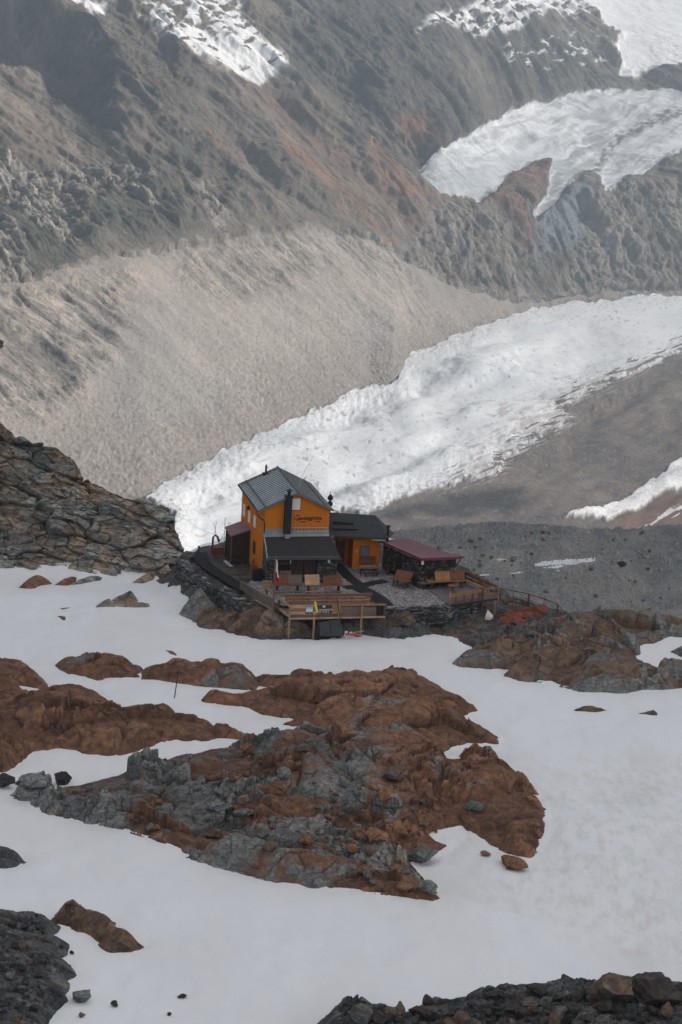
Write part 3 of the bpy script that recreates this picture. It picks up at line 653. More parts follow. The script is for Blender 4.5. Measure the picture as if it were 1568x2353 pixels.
# ------------------------------------------------------------------ building helpers (all in the hut frame)
class MB:
    def __init__(s): s.v = []; s.f = []

    def quadbox(s, P):
        """8 points: bottom ring then top ring"""
        b = len(s.v); s.v += [tuple(map(float, p)) for p in P]
        for q in ((3, 2, 1, 0), (4, 5, 6, 7), (0, 1, 5, 4), (1, 2, 6, 5), (2, 3, 7, 6), (3, 0, 4, 7)): s.f.append([b + i for i in q])
        return s

    def box(s, x0, x1, y0, y1, z0, z1):
        return s.quadbox([(x0, y0, z0), (x1, y0, z0), (x1, y1, z0), (x0, y1, z0), (x0, y0, z1), (x1, y0, z1), (x1, y1, z1), (x0, y1, z1)])

    def beam(s, p, q, w, t, up=(0, 0, 1)):
        """board from p to q: w across, t along up"""
        p = np.array(p, float); q = np.array(q, float); d = q - p; d /= np.linalg.norm(d); up = np.array(up, float)
        a = np.cross(up, d)
        if np.linalg.norm(a) < 1e-4: a = np.array([1.0, 0, 0])
        a /= np.linalg.norm(a); n = np.cross(d, a)
        a = a * w / 2; n = n * t / 2
        return s.quadbox([p - a - n, q - a - n, q + a - n, p + a - n, p - a + n, q - a + n, q + a + n, p + a + n])

    def slab(s, pts, t, down=True):
        """polygon pts (upper face) with thickness t straight down"""
        b = len(s.v); n = len(pts); s.v += [tuple(map(float, p)) for p in pts] + [(float(p[0]), float(p[1]), float(p[2]) - t) for p in pts]
        s.f.append(list(range(b, b + n))); s.f.append(list(range(b + 2 * n - 1, b + n - 1, -1)))
        for i in range(n):
            j = (i + 1) % n; s.f.append([b + j, b + i, b + n + i, b + n + j])
        return s

    def prism(s, poly, z0, z1):
        return s.slab([(x, y, z1 if np.isscalar(z1) else z1[i]) for i, (x, y) in enumerate(poly)], 0.0) if z0 is None else s._prism(poly, z0, z1)

    def _prism(s, poly, z0, z1):
        b = len(s.v); n = len(poly); zt = [z1] * n if np.isscalar(z1) else z1
        s.v += [(x, y, zt[i]) for i, (x, y) in enumerate(poly)] + [(x, y, z0) for x, y in poly]
        s.f.append(list(range(b, b + n))); s.f.append(list(range(b + 2 * n - 1, b + n - 1, -1)))
        for i in range(n):
            j = (i + 1) % n; s.f.append([b + j, b + i, b + n + i, b + n + j])
        return s

    def tube(s, pts, r, n=8, cap=True):
        pts = [np.array(p, float) for p in pts]; rr = r if isinstance(r, (list, tuple)) else [r] * len(pts); b = len(s.v)
        for i, p in enumerate(pts):
            d = pts[min(i + 1, len(pts) - 1)] - pts[max(i - 1, 0)]; d /= np.linalg.norm(d)
            a = np.cross(d, (0, 0, 1.0)) if abs(d[2]) < .95 else np.cross(d, (0, 1.0, 0)); a /= np.linalg.norm(a); c = np.cross(d, a)
            for k in range(n):
                w = 6.28319 * k / n; s.v.append(tuple(p + rr[i] * (math.cos(w) * a + math.sin(w) * c)))
        for i in range(len(pts) - 1):
            for k in range(n):
                s.f.append([b + i * n + k, b + i * n + (k + 1) % n, b + (i + 1) * n + (k + 1) % n, b + (i + 1) * n + k])
        if cap: s.f.append([b + k for k in range(n)][::-1]); s.f.append([b + (len(pts) - 1) * n + k for k in range(n)])
        return s

    def build(s, name, mat, parent=None, bevel=0.0):
        base = np.array(parent.get('_b', (0, 0, 0))) if parent is not None else np.zeros(3)
        me = bpy.data.meshes.new(name); V = np.array(s.v) - base
        me.from_pydata([tuple(p) for p in V], [], s.f)
        bm = bmesh.new(); bm.from_mesh(me); bmesh.ops.recalc_face_normals(bm, faces=bm.faces[:])
        if bevel: bmesh.ops.bevel(bm, geom=bm.edges[:], offset=bevel, segments=1, affect='EDGES')
        bm.to_mesh(me); bm.free(); me.materials.append(mat)
        o = link(bpy.data.objects.new(name, me), parent)
        if parent is not None: o['_b'] = [float(t) for t in base]
        return o


def thing(name, label, cat, base, group=None):
    o = bpy.data.objects.new(name, None); col.objects.link(o); o.empty_display_size = .3
    o.location = Vector(hw(base)); o.rotation_euler = (0, 0, PSI); o['_b'] = [float(t) for t in base]
    return tag(o, label, cat, group)


def solo(o, base, label, cat, group=None):
    """a thing that is one mesh: hang it on the hut frame"""
    V = np.array([v.co[:] for v in o.data.vertices]) - np.array(base, float)
    o.data.vertices.foreach_set('co', V.astype(np.float32).ravel()); o.data.update()
    o.location = Vector(hw(base)); o.rotation_euler = (0, 0, PSI); return tag(o, label, cat, group)


def plain(name, c, rough=.7, var=.15, scale=6.0, metal=0.0, spec=.3, bump=.15):
    m = NT(name, rough, spec); m.b.inputs['Metallic'].default_value = metal
    n = m.noise(scale, 6, .65)
    k = m.ramp(n, [(.25, tuple(x * (1 - var) for x in c)), (.5, c), (.75, tuple(min(1, x * (1 + var)) for x in c))])
    return m.out(k, m.bump(n, bump, .02))


def wood(name, a, b, c, scale=1.0, axis=0):
    m = NT(name, .8, .2)
    s = [(.5, 9, 9), (9, .5, 9), (9, 9, .5)][axis]
    n = m.noise(2.2 * scale, 6, .65, m.co(s), .3); n2 = m.noise(1.1, 3, .6); n3 = m.noise(14, 4, .7)
    k = m.ramp(n, [(.3, a), (.5, b), (.7, c)])
    k = m.mix(m.ramp(n2, [(.42, (0, 0, 0)), (.7, (.75, .75, .75))]), k, tuple(x * .45 + .02 for x in b))
    k = m.mix(1.0, k, m.ramp(n3, [(.2, (.7, .7, .7)), (.8, (1.25, 1.25, 1.25))]), 'MULTIPLY')
    return m.out(k, m.bump(n, .4, .01))


def stonewall(name, dark, mid, light, s=(2.6, 2.6, 7.5)):
    m = NT(name, .9, .2)
    p = m.n('VectorMath', {0: m.co(s), 1: m.n('VectorMath', {0: m.n('TexNoise', {'Vector': m.co(), 'Scale': 1.6, 'Detail': 3}).outputs['Color'], 1: (.9, .9, .9)}, operation='MULTIPLY').outputs[0]}, operation='ADD').outputs[0]
    v = m.n('TexVoronoi', {'Vector': p, 'Scale': 1.0}); e = m.n('TexVoronoi', {'Vector': p, 'Scale': 1.0}, feature='DISTANCE_TO_EDGE').outputs[0]
    rnd = m.n('SeparateColor', {0: v.outputs['Color']}).outputs[0]
    k = m.ramp(rnd, [(.1, dark), (.55, mid), (.95, light)])
    k = m.mix(1.0, k, m.ramp(m.noise(7, 6, .7), [(.25, (.55, .55, .55)), (.75, (1.4, 1.38, 1.35))]), 'MULTIPLY')
    g = m.mr(e, .0, .12, 0, 1)
    k = m.mix(m.math('SUBTRACT', 1, g), k, tuple(x * .4 for x in dark))
    return m.out(k, m.bump(m.math('ADD', g, m.math('MULTIPLY', rnd, .6)), .9, .06))


def stucco():
    m = NT('orange stucco', .85, .2)
    n = m.noise(9, 8, .7); b = m.noise(.7, 5, .6, m.co((1, 1, .35)))
    k = m.ramp(n, [(.3, (.49, .138, .010)), (.7, (.63, .190, .013))])
    k = m.mix(m.ramp(b, [(.5, (0, 0, 0)), (.8, (.6, .6, .6))]), k, (.36, .115, .02))
    return m.out(k, m.bump(n, .35, .01))


M_OR = stucco()
M_STONE = stonewall('dry laid schist wall', (.035, .034, .034), (.085, .082, .08), (.19, .185, .18))
M_STONE2 = stonewall('dark rubble wall', (.022, .020, .019), (.050, .046, .043), (.15, .14, .13), (3.0, 3.0, 5.5))
M_STONE3 = stonewall('flat dry stone', (.045, .046, .046), (.115, .118, .118), (.25, .255, .25), (1.6, 1.6, 9.0))
M_FLAG = stonewall('pale flagstones', (.22, .21, .215), (.27, .26, .265), (.34, .33, .335), (2.2, 2.2, .3))
M_ROOF = plain('blue grey sheet metal', (.37, .43, .44), .45, .25, 1.2, .2, .5)
M_ROOFD = plain('dark sheet metal', (.07, .078, .082), .5, .2, 2, .2, .4)
M_SLATE = plain('dark slate roof', (.030, .026, .028), .75, .45, 3.5)
M_SLATE2 = plain('charcoal roof felt', (.026, .030, .034), .7, .4, 2.5)
M_RED = plain('faded red roof paint', (.205, .118, .132), .65, .22, 2.2, 0, .4)
M_REDD = plain('wine red paint', (.17, .04, .055), .6, .2, 3)
M_BLACK = plain('black steel', (.016, .016, .018), .55, .3, 5)
M_WHITE = plain('white shutter paint', (.70, .68, .64), .7, .07, 4)
M_ALU = plain('pale metal', (.50, .50, .50), .5, .1, 4, .4)
M_ZINC = plain('zinc flashing', (.27, .30, .31), .5, .25, 2, .3, .5)
M_GLASS = plain('dark window glass', (.055, .075, .09), .15, .1, 1, 0, .6, 0)
M_VOID = plain('blackish timber', (.018, .014, .012), .9, .3, 4)  # near black colour for porch back, shed door, deck panel and cabinet
M_WOOD = wood('orange larch boards', (.17, .08, .036), (.34, .165, .075), (.48, .27, .14))
M_WOODP = wood('pale larch boards', (.28, .165, .095), (.47, .30, .18), (.60, .43, .29))
M_WOODW = wood('weathered grey boards', (.085, .06, .05), (.17, .125, .105), (.28, .22, .19))
M_WOODR = wood('reddish bench boards', (.10, .038, .020), (.185, .075, .04), (.27, .125, .07))
M_WOODD = wood('tarred dark boards', (.022, .014, .010), (.05, .028, .018), (.12, .062, .032))
M_WOODV = wood('dark upright boards', (.030, .016, .011), (.06, .033, .022), (.10, .058, .04), 1, 2)
M_POST = wood('round larch posts', (.20, .11, .06), (.36, .21, .125), (.50, .33, .21), 1, 2)
M_POSTD = wood('dark old posts', (.05, .03, .022), (.10, .06, .045), (.16, .105, .08), 1, 2)
M_MAT = plain('black rubber mat', (.010, .010, .011), .8, .3, 8)
M_FLAGRED = plain('red flag cloth', (.52, .02, .045), .7, .15, 3)
M_FLAGWHITE = plain('white flag cloth', (.72, .70, .70), .7, .06, 3)
M_YEL = plain('yellow plastic', (.72, .62, .05), .5, .1, 4)
M_BAN = plain('dark plum banner', (.045, .026, .034), .6, .2, 3)
M_INK = plain('brown black lettering', (.020, .014, .012), .7, .1, 3)
M_INKR = plain('dark red lettering', (.12, .022, .012), .7, .1, 3)
M_INKW = plain('pale printed lettering', (.55, .50, .50), .7, .1, 3)

# ------------------------------------------------------------------ the mountain hut
hut = thing('mountain_hut', 'tall orange mountain hut with grey gable roof, stone porch and dark roofed wing', 'mountain hut', (3, 0, TZ))
ER, RX, RZ = 2.2, 2.95, 3.85
def rz(x): return RZ - (RX - x) * (RZ - ER) / (RX + .7) if x < RX else RZ - (x - RX) * (RZ - ER) / (6.35 - RX)
A, B_, C_, D_ = (0, 0), (6.1, 0), (6.1, 8.5), (-.38, 8.6)
m = MB(); zb = TZ - .7; tk = .16
Lf = [(0, 0, zb), (6.1, 0, zb), (6.1, 0, rz(6.1) - tk), (RX, 0, RZ - tk), (0, 0, rz(0) - tk)]
Lb = [(-.38, 8.6, zb), (6.1, 8.6, zb), (6.1, 8.6, rz(6.1) - tk), (RX, 8.6, RZ - tk), (-.38, 8.6, rz(-.38) - tk)]
m.v = Lf + Lb; m.f = [[0, 1, 2, 3, 4], [9, 8, 7, 6, 5]] + [[i, (i + 1) % 5, 5 + (i + 1) % 5, 5 + i] for i in range(5)]
wall = m.build('house_wall', M_OR, hut)
# roof
m = MB(); y0, y1 = -.32, 8.85
for (xa, za, xb, zb2) in ((-.7, ER, RX, RZ), (RX, RZ, 6.35, ER)):
    m.slab([(xa, y0, za), (xb, y0, zb2), (xb, y1, zb2), (xa, y1, za)], .11)
roof = m.build('house_roof', M_ROOF, hut)
m = MB()
n_s = 19
for k in range(n_s + 1):
    y = y0 + .03 + (y1 - y0 - .06) * k / n_s
    m.beam((-.69, y, ER + .015), (RX, y, RZ + .015), .06, .06); m.beam((RX, y, RZ + .015), (6.34, y, ER + .015), .06, .06)
m.tube([(RX, y0 - .02, RZ + .03), (RX, y1 + .02, RZ + .03)], .09, 8)
m.build('roof_seam', M_ROOFD, roof)
m = MB()
m.beam((-.05, y0, rz(-.05) + .06), (-.05, y1, rz(-.05) + .06), .10, .10, (-.4, 0, .9)); m.beam((5.6, y0, rz(5.6) + .06), (5.6, y1, rz(5.6) + .06), .07, .08)
m.build('snow_guard', M_ROOFD, roof)
m = MB(); m.beam((3.45, -.2, rz(3.45) + .05), (5.3, 5.5, rz(5.3) + .05), .16, .03, (.43, 0, .9)); m.beam((-.6, 8.5, rz(-.6) + .045), (2.8, 8.5, rz(2.8) + .045), .5, .03, (-.41, 0, .91))
m.build('rust_strip', plain('rusty sheet', (.15, .085, .075), .7, .3, 3), roof)
M_VERGE = plain('grey verge sheet', (.13, .14, .165), .6, .2, 2)
for xa in (-.7, 6.35):
    for yv in (y0 - .012, y1 + .012):
        m = MB(); m.beam((xa, yv, ER - .08), (RX, yv, RZ - .08), .05, .2); m.build('verge_board', M_VERGE, roof)
m = MB(); m.tube([(-.76, y0 - .05, ER - .10), (-.76, y1 + .05, ER - .10)], .075, 8); m.tube([(6.41, y0, ER - .1), (6.41, y1, ER - .1)], .06, 8)
m.tube([(-.74, -.1, ER - .14), (-.72, -.1, ER - .42), (-.5, -.08, 1.45), (-.06, -.09, 1.15), (.02, -.09, .9), (.02, -.09, -.02)], .055, 8)
m.build('gutter', M_BLACK, roof)
m = MB(); m.tube([(1.75, 8.35, 3.1), (1.75, 8.35, 4.15)], .10, 10); m.box(1.45, 2.0, 8.1, 8.6, 3.1, 3.42); m.tube([(1.75, 8.35, 4.2), (1.75, 8.35, 4.28)], .05, 8)
m.build('vent_pipe', M_BLACK, roof)
# windows of the left wall (wall runs slightly skew), gable window
sk_ = -.38 / 8.6
def shutter(s, w, zc, h, mat, name='shutter', fr=.05):
    m = MB(); a = s - w / 2; b = s + w / 2
    m.quadbox([(sk_ * a - fr, a, zc - h / 2), (sk_ * a, a, zc - h / 2), (sk_ * b, b, zc - h / 2), (sk_ * b - fr, b, zc - h / 2), (sk_ * a - fr, a, zc + h / 2), (sk_ * a, a, zc + h / 2), (sk_ * b, b, zc + h / 2), (sk_ * b - fr, b, zc + h / 2)])
    return m.build(name, mat, wall)
for s, zc in ((7.5, .0), (5.45, -.05), (3.35, .08)): shutter(s, .72, zc, 1.12, M_WHITE)
wl = shutter(3.05, .75, -2.35, 1.15, M_WOODD, 'window_frame', .07)
a, b = 2.78, 3.32
m = MB(); m.quadbox([(sk_ * a - .085, a, -2.85), (sk_ * a - .06, a, -2.85), (sk_ * b - .06, b, -2.85), (sk_ * b - .085, b, -2.85), (sk_ * a - .085, a, -1.85), (sk_ * a - .06, a, -1.85), (sk_ * b - .06, b, -1.85), (sk_ * b - .085, b, -1.85)]).build('pane', M_GLASS, wl)
m = MB(); m.box(2.52, 3.28, -.05, 0, 2.13, 3.2); m.build('shutter', M_WHITE, wall)
m = MB(); m.box(2.46, 3.34, -.035, 0, 2.05, 2.13); m.box(2.46, 2.52, -.035, 0, 2.13, 3.26); m.box(3.28, 3.34, -.035, 0, 2.13, 3.26); m.build('window_frame', M_REDD, wall)
m = MB(); m.box(-.5, -.26, 5.5, 5.75, .62, .86); m.box(-.34, -.22, 5.72, 5.9, .6, .9); m.build('wall_lamp', M_BLACK, wall)
m = MB(); m.box(-.05, .0, 0, .5, -.3, .0); m.box(0.0, 1.82, -.06, 0, -.16, .33); m.box(2.42, 6.12, -.06, 0, -.16, .22); m.box(.0, 1.82, -.085, -.06, .28, .33)
m.quadbox([(0, -.32, -.34), (6.12, -.32, -.34), (6.12, -.062, -.17), (0, -.062, -.17), (0, -.32, -.31), (6.12, -.32, -.31), (6.12, -.062, -.14), (0, -.062, -.14)])
m.build('flashing', M_ZINC, wall)


def lettering(name, text, size, pos, mat, parent, sx=1.0, bold=.0, ax=0, thick=.004, align='LEFT', rotz=0.0):
    cu = bpy.data.curves.new(name, 'FONT'); cu.body = text; cu.size = size; cu.extrude = thick; cu.offset = bold; cu.align_x = align
    o = bpy.data.objects.new(name, cu); col.objects.link(o)
    bpy.context.view_layer.update(); dg = bpy.context.evaluated_depsgraph_get(); me = bpy.data.meshes.new_from_object(o.evaluated_get(dg)); bpy.data.objects.remove(o)
    base = np.array(parent.get('_b', (0, 0, 0)))
    c, s_ = math.cos(rotz), math.sin(rotz)
    for v in me.vertices:
        x, y, z = v.co; x *= sx; v.co = (pos[0] + x * c + z * s_ - base[0], pos[1] + x * s_ - z * c - base[1], pos[2] + y - base[2])
    me.materials.clear(); me.materials.append(mat); o = link(bpy.data.objects.new(name, me), parent); o['_b'] = [float(t) for t in base]; return o
lettering('lettering', 'G', .70, (2.80, -.012, 1.13), M_INK, wall, .95, .012)
lettering('lettering', 'andegghütte', .475, (3.27, -.012, 1.18), M_INK, wall, .91, .011)
for x0, n in ((3.3, 9), (4.75, 8)):
    m = MB()
    for k in range(n): m.box(x0 + k * .066, x0 + k * .066 + .07, -.015, 0, .94 - .003 * k, 1.02 - .004 * (k % 3))
    m.build('small_print', M_INKR, wall)
# chimney on the gable
m = MB(); m.box(1.80, 2.41, -.50, -.004, -.05, 3.42); m.box(1.74, 2.47, -.56, .05, 3.42, 3.56); ch = m.build('chimney', M_BLACK, hut)
m = MB(); m.tube([(2.12, -.25, 3.56), (2.12, -.25, 3.98)], .15, 12); m.tube([(2.12, -.25, 3.98), (2.12, -.25, 4.05), (2.12, -.25, 4.12)], [.16, .29, .24], 12); m.build('chimney_cap', M_BLACK, ch)
m = MB(); m.box(1.88, 2.34, -.62, -.5, -.42, -.06); m.build('bracket', M_ZINC, ch)
# stone lean-to
aw = MB(); zt = -2.02; zb = TZ - .5
aw._prism([(0.0, -.012), (0.0, -1.9), (.42, -1.9), (.42, -.012)], zb, [-.32, -1.62, -1.62, -.32])
aw.box(.42, .88, -1.9, -1.45, zb, zt + .25); aw.box(.88, 4.78, -1.88, -1.5, zt + .12, zt + .25); aw.box(4.78, 6.62, -1.9, -1.45, zb, zt + .25)
aw._prism([(6.2, -.012), (6.2, -1.45), (6.62, -1.45), (6.62, -.012)], zb, [-.32, -1.35, -1.35, -.32])
annex = aw.build('annex_wall', M_STONE, hut)
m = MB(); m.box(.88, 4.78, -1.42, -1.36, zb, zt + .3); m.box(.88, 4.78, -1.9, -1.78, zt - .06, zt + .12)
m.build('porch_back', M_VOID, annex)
for x0, x1, mt, z0 in ((2.25, 3.5, M_WOODV, TZ + .7), (3.6, 4.72, M_WOODV, TZ)):
    m = MB(); n = 5
    for k in range(n): m.box(x0 + (x1 - x0) * k / n, x0 + (x1 - x0) * (k + .93) / n, -1.62, -1.55, z0, zt - .05)
    m.build('door', mt, annex)
m = MB(); m.box(2.25, 3.5, -1.9, -1.5, TZ - .3, TZ + .68); m.build('low_wall', M_STONE, annex)
m = MB(); m.box(1.0, 2.1, -1.70, -1.6, zt - .6, zt - .25); m.build('shelf', M_WOODV, annex)
for x in (2.17, 5.72):
    m = MB(); m.box(x, x + (.07 if x < 3 else .2), -1.99, -1.9, zt - .38, zt - .1); m.build('porch_lamp', M_WHITE, annex)
rp = [(.0, -.02, -.22), (6.14, -.02, -.22), (6.74, -2.42, -1.78), (-.06, -2.32, -1.78)]
m = MB(); m.slab(rp, .10); ar = m.build('annex_roof', M_SLATE, hut)
m = MB(); r_ = random.Random(4)
def onroof(s, t):
    a = [rp[0][i] * (1 - s) + rp[1][i] * s for i in range(3)]; b = [rp[3][i] * (1 - s) + rp[2][i] * s for i in range(3)]
    return np.array([a[i] * (1 - t) + b[i] * t for i in range(3)])
for k in range(46):
    p = onroof((k + .5) / 46, .955 - .02 * (k % 2)); m.beam(p + (-.03, 0, .02), p + (.05, 0, .02), .1, .05)
m.beam(onroof(.002, .965) + (0, 0, .02), onroof(.998, .965) + (0, 0, .02), .02, .02)
m.build('snow_guard', M_ZINC, ar)
m = MB()
for i in range(11):
    for k in range(30):
        s = (k + .5 * (i % 2)) / 30; p = onroof(min(s + .001, .999), (i + .5) / 11.5)
        q = onroof(min(s + .0325, 1), (i + .5) / 11.5)
        m.beam(p + (0, -.04, .012 + r_.random() * .02), q + (0, -.04, .012 + r_.random() * .02), .23, .018, (0, -.68, 1))
m.build('slate_course', M_SLATE, ar)
m = MB(); m.beam(onroof(0, 0) + (.02, 0, .03), onroof(0, 1) + (.02, 0, .03), .12, .05); m.build('verge_flashing', M_ZINC, ar)
m = MB(); m.tube([onroof(-.01, 1.02) + (0, 0, -.06), onroof(1.015, 1.02) + (0, 0, -.06)], .055, 8); m.tube([onroof(0, 1.0) + (0, 0, -.1), (-.02, -2.0, -2.5), (-.05, -1.98, TZ)], .045, 8)
m.build('gutter', M_ROOFD, ar)
# side wing
ZB = TZ - .6
m = MB(); m._prism([(9.12, 2.2), (11.72, 2.08), (12.3, 5.6), (9.3, 5.8)], ZB, -1.0); m._prism([(6.11, 4.2), (9.2, 4.1), (9.2, 6.4), (6.11, 6.4)], ZB, -.8)
wing = m.build('wing_wall', M_OR, hut)
m = MB(); m.box(9.78, 10.72, 2.06, 2.2, -3.05, -2.02); wf = m.build('window_frame', M_WOODR, wing)
m = MB(); m.box(9.84, 10.66, 2.04, 2.058, -2.98, -2.09); m.build('pane', plain('pale blue window glass', (.12, .155, .185), .2, .1, 1, 0, .6, 0), wf)
m = MB(); m.box(7.9, 8.8, 4.02, 4.09, TZ, -2.1); m.build('door', wood('orange door boards', (.12, .045, .012), (.20, .075, .02), (.26, .10, .03), 1, 2), wing)
m = MB()
for x in (6.35, 7.35): m.box(x, x + .7, 3.98, 4.12, TZ, -1.9)
m.box(7.4, 7.55, 2.2, 2.35, TZ, -1.1); m.build('porch_post', M_WOODD, wing)
m = MB(); m.tube([(9.42, 2.15, -2.55), (9.42, 2.02, -2.5)], .05, 8); m.box(9.36, 9.48, 1.94, 2.04, -2.66, -2.42); m.build('wall_lamp', M_ALU, wing)
R1, R2, E1, E2, E3, E0 = (6.2, 4.6, .62), (11.55, 3.9, .42), (12.1, 1.05, -1.0), (6.2, 1.45, -.80), (13.15, 2.9, -1.05), (6.2, 7.6, -.6)
m = MB(); m.slab([E2, E1, R2, R1], .10); m.slab([E1, E3, R2], .10); m.slab([R1, R2, E3, (13.0, 6.2, -1.0), E0], .10)
wr = m.build('wing_roof', M_SLATE2, hut)
m = MB(); m.beam((6.3, 1.46, -.93), (12.0, 1.10, -1.12), .06, .16); m.build('eaves_board', M_WOODD, wr)
m = MB(); m.beam((7.0, 2.35, -.2), (9.4, 2.2, -.28), .5, .05, (0, -.5, .87)); m.beam((7.2, 2.9, .05), (9.1, 2.6, -.08), .06, .3); m.build('roof_hatch', M_BLACK, wr)
m = MB(); m.beam((10.55, 1.02, -1.12), (11.9, .93, -1.2), .06, .12); m.build('eaves_flashing', M_ZINC, wr)
m = MB(); m.tube([(12.25, 1.6, -2.2), (12.25, 1.6, -.12)], .115, 10); m.tube([(12.25, 1.6, -.12), (12.25, 1.6, -.02), (12.25, 1.6, .1)], [.12, .22, .16], 10); sp = m.build('stovepipe', M_BLACK, hut)
m = MB(); m.tube([(12.25, 1.6, -1.78), (12.25, 1.6, -1.5)], .14, 10); m.build('pipe_collar', M_ALU, sp)
m = MB(); c0 = np.array([7.25, 4.6, .5])
m.tube([c0, c0 + (0, 0, .95)], .12, 10)
for zz_ in (.62, 1.22):
    m.tube([c0 + (0, 0, zz_), c0 + (0, 0, zz_ + .12), c0 + (0, 0, zz_ + .3), c0 + (0, 0, zz_ + .48), c0 + (0, 0, zz_ + .56)], [.12, .26, .27, .16, .08], 10)
m.tube([c0 + (0, 0, 1.7), c0 + (0, 0, 2.1)], .025, 6); m.build('stovepipe', M_BLACK, hut)

# ladders
def ladder(label, p, q, side, width, n, mat, r=.022):
    p = np.array(p, float); q = np.array(q, float); s = np.array(side, float) * width
    o = thing('ladder', label, 'ladder', tuple(p))
    m = MB(); m.tube([p, q], r, 6); m.build('rail', mat, o); m = MB(); m.tube([p + s, q + s], r, 6); m.build('rail', mat, o)
    for k in range(n):
        c = p + (q - p) * (k + .5) / n; m = MB(); m.tube([c, c + s], r * .8, 6, False); m.build('rung', mat, o)
    return o
ladder('pale aluminium ladder hanging sideways low on the orange gable', (2.66, -.13, .05), (6.02, -.13, .05), (0, 0, 1), .40, 10, M_ALU, .024)
ladder('thin pinkish upright ladder beside the black chimney', (2.50, -.1, .25), (2.50, -.1, 2.0), (1, 0, 0), .38, 5, plain('pinkish metal', (.52, .27, .19), .6), .016)
m = MB(); m.tube([(3.75, 3.0, rz(3.75)), (4.05, 3.3, 4.3), (4.6, 3.7, 5.2), (5.3, 4.2, 6.2)], .018, 6); solo(m.build('roof_antenna', M_ALU), (3.75, 3.0, rz(3.75)), 'thin bent antenna wire rising from the ridge of the orange hut', 'antenna')

# stone shed with red roof
shed = thing('stone_shed', 'low dark stone shed with a flat faded red metal roof', 'shed', (14.8, -1, TZ))
W = [(12.0, 2.0), (13.88, -3.95), (17.45, -3.62), (15.2, 2.2)]
m = MB(); m._prism(W, ZB - .6, -1.62); sw = m.build('wall', M_STONE2, shed)
RT = [(11.62, 2.0, -1.46), (13.95, -4.22, -1.35), (17.75, -3.95, -1.33), (14.6, 2.1, -1.40)]
m = MB(); m.slab(RT, .05); sr = m.build('roof', M_RED, shed)
m = MB()
for a, b in ((0, 1), (1, 2)): m.beam(np.array(RT[a]) + (0, 0, -.13), np.array(RT[b]) + (0, 0, -.13), .045, .25)
m.build('fascia', M_REDD, sr)
m = MB()
for k in range(1, 9):
    t = k / 9; m.beam(np.array(RT[0]) * (1 - t) + np.array(RT[3]) * t + (0, 0, .012), np.array(RT[1]) * (1 - t) + np.array(RT[2]) * t + (0, 0, .012), .03, .035)
m.build('roof_seam', plain('dusky red seam', (.16, .06, .075), .6, .2, 2), sr)
for t in (.12, .3, .46, .62, .78):
    m = MB(); m.beam(np.array(RT[0]) * (1 - t) + np.array(RT[1]) * t + (.10, .03, -.33), np.array(RT[0]) * (1 - t - .12) + np.array(RT[1]) * (t + .12) + (.10, .03, -.33), .03, .06); m.build('light_strip', M_ALU, sr)
def on_w(a, b, t, z, off=.0):
    p = np.array(W[a]) * (1 - t) + np.array(W[b]) * t; d = np.array(W[b]) - np.array(W[a]); n = np.array([d[1], -d[0]]); n /= np.linalg.norm(n); p = p - n * -off if False else p + n * off
    return (p[0], p[1], z)
m = MB(); m.quadbox([on_w(0, 1, .40, TZ - .3, 0), on_w(0, 1, .54, TZ - .3, 0), on_w(0, 1, .54, TZ - .3, -.06), on_w(0, 1, .40, TZ - .3, -.06), on_w(0, 1, .40, -2.3, 0), on_w(0, 1, .54, -2.3, 0), on_w(0, 1, .54, -2.3, -.06), on_w(0, 1, .40, -2.3, -.06)])
sd_o = m.build('door', M_VOID, sw)
m = MB(); m.box(14.02, 14.22, -4.12, -3.95, -2.02, -1.68); m.build('wall_lamp', M_WHITE, sw)
m = MB(); m.slab([(17.3, -3.6, -1.5), (17.7, -3.62, -1.5), (18.5, -2.9, -1.72), (17.6, -2.0, -1.6)], .08); m.beam((17.5, -3.5, -2.4), (18.1, -3.1, -1.75), .07, .07); m.build('side_awning', M_WOODD, sr)

# wooden shed against the left wall
ws = thing('wooden_shed', 'narrow dark plank shed with a sloping pinkish red roof against the orange wall', 'shed', (-1, 6, TZ))
m = MB(); x0, x1, ya, yb = -2.0, -.16, 4.8, 7.6
for k in range(11):
    z0 = TZ + k * .232; z1 = z0 + .215; zr = min(z1, -1.72)
    m.box(x0, x1 + .02, ya - .01 * (k % 2), ya + .05, z0, z1); m.box(x0 - .01 * (k % 2), x0 + .05, ya + .05, yb, z0, zr)
m._prism([(x0, ya + .02), (x1, ya + .02), (x1, yb), (x0, yb)], TZ - .4, [-1.82, -1.24, -1.24, -1.82])
m.build('wall', M_WOODD, ws)
m = MB(); m.slab([(x0 - .12, ya - .16, -1.70), (x1 + .02, ya - .16, -1.04), (x1 - .1, yb + .12, -1.04), (x0 - .12, yb + .12, -1.70)], .1); m.build('roof', M_RED, ws)
m = MB(); m.box(x0 - .03, x0 + .06, ya - .05, ya + .05, TZ - .1, -1.78); m.build('corner_board', M_WOODW, ws); m = MB(); m.box(x1 - .1, x1, ya - .05, ya + .04, TZ - .1, -1.25); m.build('corner_board', M_WOODW, ws)
m = MB(); m.box(x0 - .08, x1, ya - .12, yb, TZ - 1.2, TZ - .02); m.build('stone_base', M_STONE2, ws)

# ------------------------------------------------------------------ terrace, decks, rails, tables
rnd = random.Random(11)
# flagged terrace with its retaining wall
fl_poly = [(-2.6, -3.2), (.2, -8.2), (8.7, -8.3), (9.6, -9.25), (11.9, -9.35), (14.6, -9.3), (15.3, -8.4), (15.0, -3.5), (13.5, 3.5), (6.5, 4.6), (-.4, .2)]
m = MB(); m._prism(fl_poly, TZ - .12, TZ); solo(m.build('flagstone_terrace', M_FLAG), (6, -3, TZ), None, None); bpy.data.objects['flagstone_terrace']['kind'] = 'structure'


